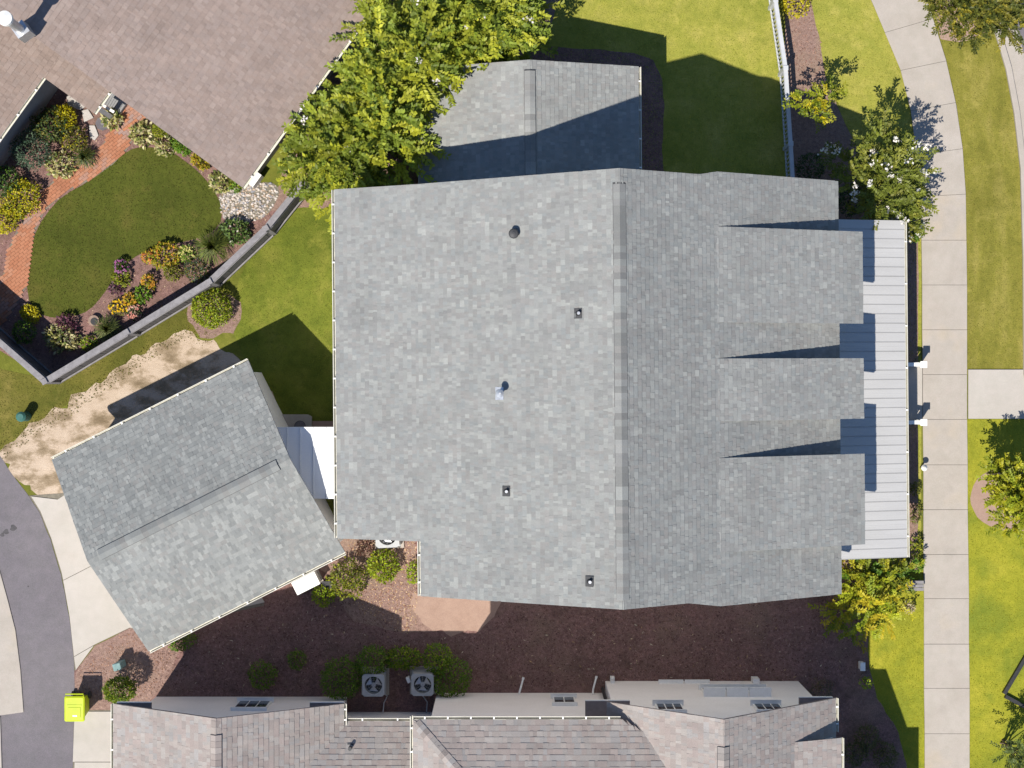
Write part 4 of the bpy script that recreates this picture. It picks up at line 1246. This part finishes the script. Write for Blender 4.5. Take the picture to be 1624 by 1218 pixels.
# path light and bench by the sidewalk
c = P(1466, 742, .5)
t = thing('path_light', 'small white path light at the edge of the sidewalk', 'path light', (c.x, c.y, 0))
MB().disc((c.x, c.y), .025, 0, .5, 8).build('stake', M['black'], t)
MB().disc((c.x, c.y), .11, .5, .56, 14, r1=.07).disc((c.x, c.y), .07, .56, .62, 14, r1=.02).build('shade', M['trim'], t)
c = P(1446, 929, .42)
t = thing('bench', 'low grey bench by the sidewalk below the porch', 'bench', (c.x, c.y, 0))
for k in range(3):
    MB().box((c.x, c.y - .12 + k * .12, .4), (.82, .105, .04)).build('slat', M['weathered'], t)
for s_ in (-1, 1):
    MB().box((c.x + s_ * .34, c.y, .0), (.06, .32, .398)).build('leg', M['slate'], t)
# black angled edging on the right lawn
t = thing('edging_frame', 'black angled edging frame lying on the lawn at the right border', 'edging', P(1600, 1095))
for a, b in (((1592, 1100), (1650, 1002)), ((1594, 1104), (1680, 1150))):
    a, b = P(*a, .08), P(*b, .08)
    MB().bar(a, b, .13, .14).build('rail', M['black'], t)
# small white marker at the mulch edge
c = P(1368, 1057, .35)
t = thing('meter_box', 'small white utility box at the dark bed edge by the lime lawn', 'utility box', (c.x, c.y, 0))
MB().box((c.x, c.y, .008), (.14, .26, .36)).build('body', M['trim'], t, bevel=.015)
MB().box((c.x, c.y, .369), (.17, .29, .03)).build('lid', M['trim'], t)

# flagstones and slate in the garden
for (px, py, pts, lab) in ((120, 163, [(-14, -10), (-2, -14), (17, 6), (8, 12), (-12, 4)], 'pale flagstone closest to the brown roof edge'),
                           (138, 184, [(-8, -8), (2, -11), (11, 3), (-4, 10)], 'pale flagstone in the middle of the garden stones'),
                           (149, 211, [(-7, -12), (2, -12), (8, 4), (2, 12), (-6, 8)], 'pale flagstone closest to the brick path')):
    t = MB().prism([tuple(P(px + x, py + y)[:2]) for x, y in pts], .007, .06).build('flagstone', M['stone'], bevel=.015)
    tag(t, lab, 'flagstone', 'pale flagstones in the garden')
c = P(163, 196)
t = thing('slate_disc', 'dark grey slate disc beside the brick path', 'slate', (c.x, c.y, 0))
MB().disc((c.x, c.y), .25, .007, .05, 8).build('slab', M['slate'], t, bevel=.01)
MB().disc((c.x, c.y), .06, .051, .06, 8).build('eye', M['weathered'], t)
c = P(151, 509)
t = thing('planter', 'round weathered clay planter at the garden lawn edge', 'planter', (c.x, c.y, 0))
MB().disc((c.x, c.y), .14, .007, .2, 14, r1=.19).build('body', M['terracotta'], t)
MB().disc((c.x + .02, c.y - .02), .13, .19, .205, 14).build('soil', M['black'], t)
c = P(42, 488)
t = thing('planter', 'small clay planter at the brick path end beside yellow foliage', 'planter', (c.x, c.y, 0))
MB().disc((c.x, c.y), .1, .016, .16, 14, r1=.14).build('body', M['terracotta'], t)
MB().disc((c.x, c.y), .1, .15, .165, 14).build('soil', M['black'], t)

# ---------------------------------------------------------------- plants
YG = [(0.23, 0.26, 0.012), (0.17, 0.21, 0.012), (0.28, 0.28, 0.02), (0.12, 0.16, 0.012)]
YEL = [(0.42, 0.36, 0.008), (0.36, 0.33, 0.008), (0.46, 0.4, 0.015)]
GRN = [(0.09, 0.18, 0.014), (0.12, 0.22, 0.016), (0.07, 0.145, 0.014), (0.17, 0.25, 0.018)]
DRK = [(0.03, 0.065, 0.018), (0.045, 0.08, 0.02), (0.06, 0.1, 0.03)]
BLU = [(0.06, 0.1, 0.06), (0.045, 0.085, 0.05), (0.08, 0.12, 0.07)]
OLV = [(0.12, 0.13, 0.025), (0.09, 0.11, 0.02), (0.16, 0.15, 0.03)]
CRM = [(0.42, 0.38, 0.16), (0.3, 0.3, 0.08), (0.5, 0.46, 0.26), (0.12, 0.16, 0.04)]
LIME = [(0.22, 0.3, 0.01), (0.28, 0.34, 0.012), (0.16, 0.24, 0.012)]
ORG = [(0.3, 0.26, 0.015), (0.4, 0.26, 0.02), (0.22, 0.22, 0.015)]
GOLD = [(0.38, 0.36, 0.016), (0.3, 0.33, 0.016), (0.22, 0.28, 0.016), (0.26, 0.31, 0.016), (0.4, 0.33, 0.016)]
GREENT = [(0.10, 0.15, 0.014), (0.14, 0.18, 0.014), (0.07, 0.115, 0.012), (0.19, 0.215, 0.014)]


def mound(name, label, px, py, r, h, cols, n=700, leaf=.09, cat='shrub', group=None, ry=None, lump=.22, blossoms=None, nb=60, bsize=.06, ang=0.0, stem=True):
    """leafy bush: leaves through the outer shell of a lumpy dome, woody stems inside"""
    r = r / 46.0; ry = r if ry is None else ry / 46.0
    c = P(px, py, h * .5); c.z = 0
    t = thing(name, label, cat, (c.x, c.y, 0), group)
    d = rvec(n); d[:, 2] = np.abs(d[:, 2]) * 1.1 - .12
    sd = RNG.uniform(0, 50)
    o_ = Vector((sd, -sd, sd * .7))
    lum = np.array([noise.noise(Vector(v) * 2.1 + o_) + .6 * noise.noise(Vector(v) * 5 + o_) for v in d])
    rad = (1 + lump * lum) * RNG.uniform(.55, 1.0, n) ** .45
    q = d * rad[:, None]
    pos = np.column_stack([q[:, 0] * r, q[:, 1] * ry, np.maximum(.03, h * .42 + q[:, 2] * h * .58)])
    if ang:
        ca_, sa_ = math.cos(ang), math.sin(ang)
        pos[:, :2] = np.column_stack([pos[:, 0] * ca_ - pos[:, 1] * sa_, pos[:, 0] * sa_ + pos[:, 1] * ca_])
    pos += np.array([c.x, c.y, 0])
    dirv = d * .6 + rvec(n) * .8 + np.array([0, 0, .25])
    nr = d + rvec(n) * .5 + np.array([0, 0, .6])
    co = pick(cols, n, .25)
    leaf_object('foliage', t, pos, dirv, nr, RNG.uniform(.7, 1.35, n) * leaf, RNG.uniform(.7, 1.2, n) * leaf * .55, co, M['leaf'])
    if stem:
        mb = MB()
        for k in range(5):
            a = k * 1.26 + RNG.uniform(0, .6)
            mb.tube([(c.x, c.y, 0.0), (c.x + math.cos(a) * r * .3, c.y + math.sin(a) * ry * .3, h * .35), (c.x + math.cos(a) * r * .6, c.y + math.sin(a) * ry * .6, h * .65)], [.02, .015, .006], 5)
        mb.build('stems', M['bark'], t)
    if blossoms:
        db = rvec(nb); db[:, 2] = np.abs(db[:, 2]) + .15
        pb = np.column_stack([db[:, 0] * r, db[:, 1] * ry, h * .42 + db[:, 2] * h * .6]) * RNG.uniform(.9, 1.03, (nb, 1)) + np.array([c.x, c.y, .02])
        m = 4
        pos = np.repeat(pb, m, 0)
        dv = rvec(nb * m); dv[:, 2] = np.abs(dv[:, 2]) * .5
        leaf_object('blossoms', t, pos, dv, np.tile([0, 0, 1.], (nb * m, 1)) + rvec(nb * m) * .3, bsize, bsize * .7, np.repeat(pick(blossoms, nb, .2), m, 0), M['blossom'])
    return t


def fountain(label, px, py, r, h, cols, n=260, name='ornamental_grass'):
    r /= 46.0
    c = P(px, py, h * .3); c.z = 0
    t = thing(name, label, 'ornamental grass', (c.x, c.y, 0))
    a = RNG.uniform(0, 2 * np.pi, n); e = RNG.uniform(.25, 1, n)
    o = np.column_stack([np.cos(a), np.sin(a), np.zeros(n)])
    p0 = np.array([c.x, c.y, .01]) + o * .05 * RNG.uniform(0, 1, (n, 1))
    p1 = p0 + o * (r * .5 * e)[:, None] + np.array([0, 0, 1]) * (h * (1.1 - .4 * e))[:, None]
    p2 = p0 + o * (r * 1.05 * e)[:, None] + np.array([0, 0, 1]) * (h * (.9 - .6 * e))[:, None]
    co = pick(cols, n, .25)
    pos = np.vstack([p0, p0 + (p1 - p0) * .8]); dv = np.vstack([p1 - p0, p2 - (p0 + (p1 - p0) * .8)])
    L = np.linalg.norm(dv, axis=1) * np.r_[np.full(n, 1.1), np.full(n, 1.0)]
    leaf_object('blades', t, pos, dv, np.tile([0, 0, 1.], (2 * n, 1)) + rvec(2 * n) * .25, L, .02, np.vstack([co, co]), M['leaf'])
    MB().disc((c.x, c.y), .1, .0, .06, 8, r1=.06).build('crown', M['bark'], t)
    return t


def shoots_crown(name, parent, clumps, cols, shoots=60, length=(.45, .85), leaf=.12, pairs=9, up=.35, blossoms=None, frac=.2, tipcols=None):
    """feathery crown: leafy shoots radiating from clumps; each shoot carries leaf pairs"""
    P_, D_, N_, C_ = [], [], [], []
    BP, BC = [], []
    for (c, r) in clumps:
        c = np.array(c)
        n = int(shoots * (r / .8) ** 2) + 6
        d = rvec(n); d[:, 2] = d[:, 2] * .75 + up
        d /= np.linalg.norm(d, axis=1, keepdims=True)
        st = c + d * r * RNG.uniform(.15, .75, (n, 1))
        L = RNG.uniform(*length, n)
        droop = RNG.uniform(.05, .5, n)
        base = pick(cols, n, .18) * RNG.uniform(.72, 1.12)
        if tipcols is not None:
            k = RNG.random(n) < .16
            base[k] = pick(tipcols, k.sum(), .15) if k.sum() else base[k]
        for j in range(pairs):
            f = .12 + .88 * j / (pairs - 1)
            cen = st + d * (L * f)[:, None] + np.array([0, 0, -1]) * (droop * L * f * f * .6)[:, None]
            side = np.cross(d, np.array([0, 0, 1.])); sl = np.linalg.norm(side, axis=1, keepdims=True)
            side = side / np.maximum(sl, .05)
            tw = rvec(n) * .35
            for s_ in (-1, 1):
                P_.append(cen)
                D_.append(side * s_ * .8 + d * .7 + tw + np.array([0, 0, .1]))
                N_.append(np.tile([0, 0, 1.], (n, 1)) + rvec(n) * .45)
                C_.append(base * (1 + RNG.uniform(-.18, .18, (n, 1))))
        if blossoms:
            k = RNG.random(n) < frac
            tips = st[k] + d[k] * L[k][:, None] + np.array([0, 0, .05])
            for q in tips:
                m = 14
                BP.append(q + RNG.normal(0, .06, (m, 3))); BC.append(pick(blossoms, m, .1))
    pos = np.vstack(P_); n = len(pos)
    sz = RNG.uniform(.75, 1.25, n) * leaf
    o = leaf_object(name, parent, pos, np.vstack(D_), np.vstack(N_), sz, sz * .5, np.vstack(C_), M['leaf'])
    if BP:
        bp_ = np.vstack(BP); m = len(bp_)
        dv = rvec(m)
        leaf_object('blossoms', parent, bp_, dv, rvec(m) + np.array([0, 0, 1.]), .1, .08, np.vstack(BC), M['blossom'])
    return o


def tree(name, label, px, py, h, rx, cols, clumps_n=9, shoots=55, cat='tree', group=None, ry=None, blossoms=None, frac=.2, tipcols=None, leaf=.12, length=(.45, .85), base=None, pairs=9, cr=.8, low=.35, trunks=3):
    rx /= 46.0; ry = rx if ry is None else ry / 46.0
    top = P(px, py, h * .75)
    b = Vector((top.x, top.y, 0)) if base is None else P(*base)
    t = thing(name, label, cat, (b.x, b.y, 0), group)
    cl = []
    for k in range(clumps_n):
        a = k * 2.399 + RNG.uniform(-.3, .3); f = math.sqrt((k + .4) / clumps_n)
        r_ = cr * RNG.uniform(.8, 1.2)
        z = h * (1 - low * f * RNG.uniform(.6, 1.2)) - r_ * .7
        cl.append(((top.x + math.cos(a) * (rx - r_ * .55) * f, top.y + math.sin(a) * (ry - r_ * .55) * f, max(r_ * .6, z)), r_))
    shoots_crown('crown', t, cl, cols, shoots, length, leaf, pairs, blossoms=blossoms, frac=frac, tipcols=tipcols)
    mb = MB()
    for k, (c_, r_) in enumerate(cl):
        a = k * 2 * math.pi / len(cl)
        o = Vector((math.cos(a), math.sin(a), 0)) * (.04 * trunks)
        m = Vector(c_) * .5 + Vector((b.x, b.y, 0)) * .5; m.z = c_[2] * .45
        mb.tube([b + o, b * .7 + m * .3 + o * .6 + Z * c_[2] * .06, m, Vector(c_)], [.055 * h / 4, .045 * h / 4, .035 * h / 4, .012], 6)
    mb.build('trunk', M['bark'], t)
    return t


MYR = [(0.24, 0.285, 0.026), (0.19, 0.245, 0.026), (0.3, 0.325, 0.03), (0.14, 0.19, 0.022)]
MYT = [(0.36, 0.37, 0.03), (0.33, 0.35, 0.025)]
gp = 'crape myrtles along the brown-roofed house'
WB = [(0.75, 0.72, 0.7), (0.7, 0.66, 0.66)]
tree('crape_myrtle', 'feathery green tree at the top, beside the shaded back lawn', 770, 22, 5.0, 90, MYR, 12, 28, group=gp, ry=72, tipcols=MYT, leaf=.165, length=(.6, 1.2), pairs=12, blossoms=WB, frac=.008)
tree('crape_myrtle', 'feathery green tree overhanging the upper brown roof edge', 655, 75, 5.0, 105, MYR, 15, 28, group=gp, ry=95, tipcols=MYT, leaf=.165, length=(.6, 1.2), pairs=12, blossoms=WB, frac=.008)
tree('crape_myrtle', 'feathery green tree leaning over the corner of the grey wing roof', 604, 180, 4.8, 80, MYR, 11, 26, group=gp, ry=90, tipcols=MYT, leaf=.165, length=(.6, 1.2), pairs=12, blossoms=WB, frac=.01)
tree('crape_myrtle', 'feathery green tree at the lower end of the row by the gravel patch', 548, 245, 4.2, 88, MYR, 13, 28, group=gp, ry=82, tipcols=MYT, leaf=.165, length=(.6, 1.1), pairs=12, blossoms=WB, frac=.01, base=(556, 268))

tree('crape_myrtle', 'white-flowering crape myrtle between porch corner and curved sidewalk', 1405, 283, 3.6, 78, [(0.17, 0.2, 0.025), (0.13, 0.16, 0.02), (0.21, 0.22, 0.03)], 11, 42, ry=88, blossoms=[(0.75, 0.73, 0.68), (0.66, 0.62, 0.58)], frac=.11, leaf=.13, cr=.65, low=.45)
tree('young_tree', 'small sparse yellow-leaved tree beside the picket fence', 1300, 160, 2.8, 34, YG + YEL[:1], 5, 22, leaf=.12, cr=.42, length=(.25, .5), pairs=6)
tree('oak_tree', 'dark olive tree over the sidewalk at the top right corner', 1555, 8, 4.5, 88, [(0.1, 0.11, 0.015), (0.075, 0.09, 0.015), (0.16, 0.15, 0.02)], 12, 48, ry=58, leaf=.11, length=(.35, .7), cr=.7, tipcols=[(0.24, 0.21, 0.02)], base=(1560, -10))
tree('young_tree', 'bright yellow-green young tree in the clay ring at the right edge', 1622, 786, 3.4, 46, [(0.26, 0.28, 0.014), (0.21, 0.25, 0.014), (0.33, 0.32, 0.014)], 10, 70, ry=62, leaf=.12, length=(.3, .6), cr=.55)
tree('young_tree', 'dark green sapling at the lower right corner of the lawn', 1622, 1200, 2.6, 26, [(0.06, 0.09, 0.02), (0.08, 0.11, 0.025)], 6, 36, ry=32, leaf=.09, length=(.2, .4), cr=.38, pairs=7)
tree('shrub', 'golden arching shrub below the porch roof corner', 1372, 958, 1.7, 62, GOLD, 9, 34, cat='shrub', ry=58, leaf=.13, length=(.4, .8), cr=.5, tipcols=[(0.42, 0.37, 0.02)], low=.5)
tree('shrub', 'yellow-green leafy shrub under the porch end beside the bench', 1395, 915, 1.5, 62, YG + GRN[:1], 9, 40, cat='shrub', ry=28, leaf=.12, length=(.3, .6), cr=.42, low=.5, tipcols=[(0.36, 0.34, 0.02)])

mound('shrub', 'yellow-flowered bush at the top end of the picket fence', 1263, 5, 22, .9, YEL, 500, .1)
mound('shrub', 'neat round bright green bush outside the garden fence', 335, 489, 32, 1.0, YG + LIME, 2600, .085, lump=.08)
mound('shrub', 'grassy green shrub right of the corner shrubs under the grey eave', 608, 897, 25, .8, LIME + YG, 900, .11)
mound('shrub', 'larger olive green shrub at the tip of the garage eave', 552, 918, 28, .9, YG + OLV, 1100, .1, lump=.35)
mound('shrub', 'small lime shrub half in shade beside the generator', 513, 945, 17, .6, LIME, 450, .09)
mound('shrub', 'narrow bright shrub tucked against the grey eave gutter', 655, 908, 9, .7, LIME, 260, .09, ry=18)
mound('shrub', 'dark twiggy low plant by the half hidden air conditioner', 578, 868, 14, .4, [(0.12, 0.05, 0.04), (0.09, 0.05, 0.03)], 240, .08)
gs_ = 'green shrubs around the alcove air conditioners'
mound('shrub', 'round dark green shrub leftmost around the alcove air conditioners', 541, 1076, 33, 1.0, GRN, 1500, .085, group=gs_)
mound('shrub', 'green shrub touching the top of the left alcove air conditioner', 590, 1050, 26, .95, GRN, 1100, .085, group=gs_)
mound('shrub', 'lower shrub with sunlit yellow tips between the two alcove air conditioners', 640, 1044, 28, .75, GRN + LIME, 900, .09, group=gs_, ry=18)
mound('shrub', 'sun-tipped shrub above the right alcove air conditioner', 693, 1045, 24, 1.0, GRN + LIME, 900, .085, group=gs_)
mound('shrub', 'largest dark shrub right of the alcove air conditioners against the cream wall', 713, 1076, 33, 1.05, GRN, 1600, .085, group=gs_)
mound('shrub', 'small round green shrub in dark mulch below the garage', 416, 1070, 22, .6, GRN, 700, .08)
mound('shrub', 'tiny green shrub beside the small round one in dark mulch', 471, 1046, 15, .45, GRN, 350, .08)
mound('shrub', 'low green plant under the garage gutter near the chip bed', 290, 1018, 24, .5, GRN, 500, .08, ry=12, ang=.46)
mound('shrub', 'tall dense evergreen shrub beside the lime bin', 190, 1094, 24, 1.7, [(0.08, 0.13, 0.008), (0.13, 0.18, 0.008), (0.05, 0.09, 0.01), (0.2, 0.24, 0.01)], 2600, .08, lump=.25, ry=20)
mound('shrub', 'brown twiggy bush at the right corner of the cream gable wall', 1303, 1094, 17, .7, [(0.16, 0.12, 0.08), (0.12, 0.1, 0.06)], 500, .07, lump=.4)
gr_ = 'dull shrubs in the bed beside the tan roof'
for px, py, r_, lab in ((1375, 1170, 20, 'dull olive shrub topmost of the three beside the tan roof eave'), (1358, 1195, 19, 'dull olive shrub nearest the tan roof eave gutter'),
                        (1404, 1196, 20, 'dull olive shrub closest to the lower sidewalk')):
    mound('shrub', lab, px, py, r_, .7, [(0.11, 0.11, 0.04), (0.14, 0.13, 0.05), (0.08, 0.09, 0.03)], 800, .07, lump=.35, group=gr_)
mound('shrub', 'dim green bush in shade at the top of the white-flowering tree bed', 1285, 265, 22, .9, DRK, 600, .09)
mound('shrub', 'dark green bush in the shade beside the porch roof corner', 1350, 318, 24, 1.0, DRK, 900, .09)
mound('shrub', 'small lit green sprig on the shaded lime lawn', 1373, 1083, 8, .8, LIME, 120, .09)
mound('shrub', 'low dark shrub in the bed under the upper porch gutter', 1449, 372, 12, .6, GRN, 260, .09, blossoms=[(0.7, 0.68, 0.64)], nb=14, bsize=.12)
mound('shrub', 'thin reddish plant at the porch gutter near the lower sidewalk', 1451, 815, 8, .5, [(0.16, 0.12, 0.04), (0.12, 0.14, 0.03)], 150, .09, ry=14)
mound('shrub', 'thin green plant at the porch gutter corner', 1453, 868, 9, .6, YG, 200, .09, ry=16)
mound('shrub', 'pale rosette plant in the grass beside the low grey bench', 1441, 962, 9, .35, [(0.45, 0.36, 0.24), (0.3, 0.28, 0.14)], 120, .1)

mound('shrub', 'low olive tuft at the porch gutter beside the path light', 1452, 775, 7, .4, OLV, 130, .09, ry=10)
mound('shrub', 'dark small shrub at the lower porch corner by the sidewalk', 1455, 897, 9, .6, GRN, 220, .09, ry=10)
# fenced garden
mound('shrub', 'brilliant yellow shrub beside the pale flagstones', 103, 187, 17, .7, YEL, 1000, .08, ry=20)
mound('shrub', 'olive yellow shrub just below the brilliant yellow one', 117, 220, 20, .6, YEL[:1] + OLV + OLV, 800, .09)
mound('shrub', 'dark blue-green conifer shrub under the dark wall', 50, 236, 30, 1.2, BLU, 1500, .08, lump=.35)
mound('shrub', 'dark leafy shrub between conifer and brown roof wall', 80, 200, 28, 1.0, DRK + OLV, 1100, .1, lump=.35)
fountain('wispy green ornamental grass overhanging the brick path bend', 136, 250, 22, .6, DRK + OLV, 240)
mound('plant', 'cream variegated plant beside the brick path bend', 95, 262, 20, .4, CRM, 240, .16, cat='plant')
mound('shrub', 'broad yellow shrub along the brick path at the left border', 32, 318, 36, .8, YEL + YG[:2], 1500, .09, lump=.3, ry=28, ang=.7)
mound('shrub', 'yellow shrub at the left border above the brick path', 8, 350, 20, .7, YEL + YG[:1], 600, .09)
mound('shrub', 'dark green shrub at the left border under the dark wall', 8, 288, 26, .9, DRK + GRN[:1], 800, .1)
gv = 'cream variegated plants along the brown roof'
mound('plant', 'cream variegated plant under the end of the handrail', 178, 188, 14, .4, CRM, 150, .17, cat='plant', group=gv)
mound('plant', 'cream variegated plant between brick path and round green ball', 226, 212, 18, .4, CRM, 240, .16, cat='plant', group=gv)
mound('plant', 'cream variegated plant at the top edge of the oval lawn', 262, 230, 16, .35, CRM, 200, .16, cat='plant', group=gv)
mound('plant', 'cream variegated plant nearest the brown roof corner', 350, 288, 16, .4, CRM, 200, .16, cat='plant', group=gv)
mound('shrub', 'small smooth green ball against the brown roof edge', 254, 205, 13, .6, YG, 700, .06, lump=.05)
mound('shrub', 'dark green low shrub along the brown roof edge', 287, 233, 18, .5, GRN, 380, .1, ry=9, ang=-.64)
mound('plant', 'yellow and orange tinted plant along the brown roof edge', 318, 256, 15, .4, ORG, 240, .13, cat='plant', ry=10, ang=-.64)
mound('shrub', 'low green plant at the brown roof corner', 372, 294, 12, .4, GRN + YG, 220, .1, ry=8, ang=-.64)
fountain('large green fountain grass at the right end of the oval lawn', 338, 392, 34, .9, [(0.11, 0.14, 0.025), (0.15, 0.17, 0.03), (0.08, 0.11, 0.02)], 420)
mound('plant', 'broad-leaved green plants between gravel patch and fence', 372, 368, 24, .5, [(0.1, 0.17, 0.04), (0.14, 0.2, 0.05), (0.08, 0.13, 0.04)], 420, .15, cat='plant', blossoms=[(0.6, 0.55, 0.5)], nb=6, ry=18)
mound('plant', 'cream-flecked green plant left of the large fountain grass', 297, 402, 13, .5, GRN + CRM[:1], 240, .1, cat='plant', blossoms=[(0.5, 0.48, 0.15)], nb=30)
mound('plant', 'orange and yellow flowering plant at the lower oval lawn edge', 262, 406, 22, .6, ORG + YG[:2], 420, .12, cat='plant', blossoms=[(0.5, 0.2, 0.03), (0.45, 0.3, 0.03)], nb=26)
mound('plant', 'fiery orange flower clump leftmost of the orange flowers', 236, 409, 10, .5, ORG, 160, .1, cat='plant', blossoms=[(0.55, 0.2, 0.06)], nb=26)
mound('shrub', 'olive green ball among the flowers', 274, 432, 14, .5, OLV + YG[:1], 420, .08, lump=.1)
mound('plant', 'magenta flower clump at the lower lawn edge', 192, 424, 12, .5, DRK, 140, .09, cat='plant', blossoms=[(0.33, 0.1, 0.25), (0.3, 0.12, 0.25)], nb=30)
mound('plant', 'yellow-green plant just below the magenta flowers', 192, 441, 14, .45, YG, 260, .1, cat='plant')
mound('plant', 'orange flower clump in the middle of the flower bed', 236, 446, 11, .5, ORG, 160, .1, cat='plant', blossoms=[(0.5, 0.24, 0.03)], nb=26)
mound('plant', 'fresh green leafy plant standing alone in bare mulch', 226, 467, 13, .5, GRN, 220, .12, cat='plant')
mound('plant', 'bright yellow flower patch near the fence', 190, 487, 18, .4, OLV, 220, .09, cat='plant', blossoms=[(0.65, 0.42, 0.01)], nb=40, ry=12)
mound('plant', 'orange-topped flowers beside the yellow flower patch', 206, 474, 10, .5, ORG, 140, .1, cat='plant', blossoms=[(0.5, 0.27, 0.03)], nb=26)
mound('plant', 'coral pink flower clump against the fence', 214, 496, 12, .45, DRK, 140, .09, cat='plant', blossoms=[(0.6, 0.25, 0.2), (0.55, 0.4, 0.3)], nb=40)
mound('plant', 'dusky purple plant between lawn and flower bed', 184, 458, 10, .4, [(0.12, 0.04, 0.08), (0.08, 0.05, 0.05)], 160, .1, cat='plant')
mound('shrub', 'grey-green filler shrub beside the fence post', 312, 428, 20, .6, BLU + OLV, 500, .09)
fountain('green fountain grass beside the clay planter and fence', 172, 522, 26, .7, [(0.1, 0.13, 0.03), (0.13, 0.15, 0.04), (0.08, 0.1, 0.03)], 320)
mound('shrub', 'vivid yellow low shrub at the brick path end', 48, 498, 17, .35, YEL, 500, .08, ry=12, ang=-.6)
mound('shrub', 'dark green upright shrub in the fence corner shade', 38, 526, 18, .9, GRN + DRK, 700, .08)
mound('plant', 'cream variegated plant clump in front of the fence corner', 98, 536, 27, .5, CRM + [(0.2, 0.2, 0.12)], 420, .15, cat='plant', ry=20)
mound('plant', 'deep purple plant behind the cream clump', 106, 513, 15, .5, [(0.1, 0.03, 0.06), (0.14, 0.06, 0.08)], 260, .11, cat='plant')
mound('shrub', 'yellow-green small shrub near the fence below fountain grass', 142, 546, 13, .5, YG + GRN, 300, .09)
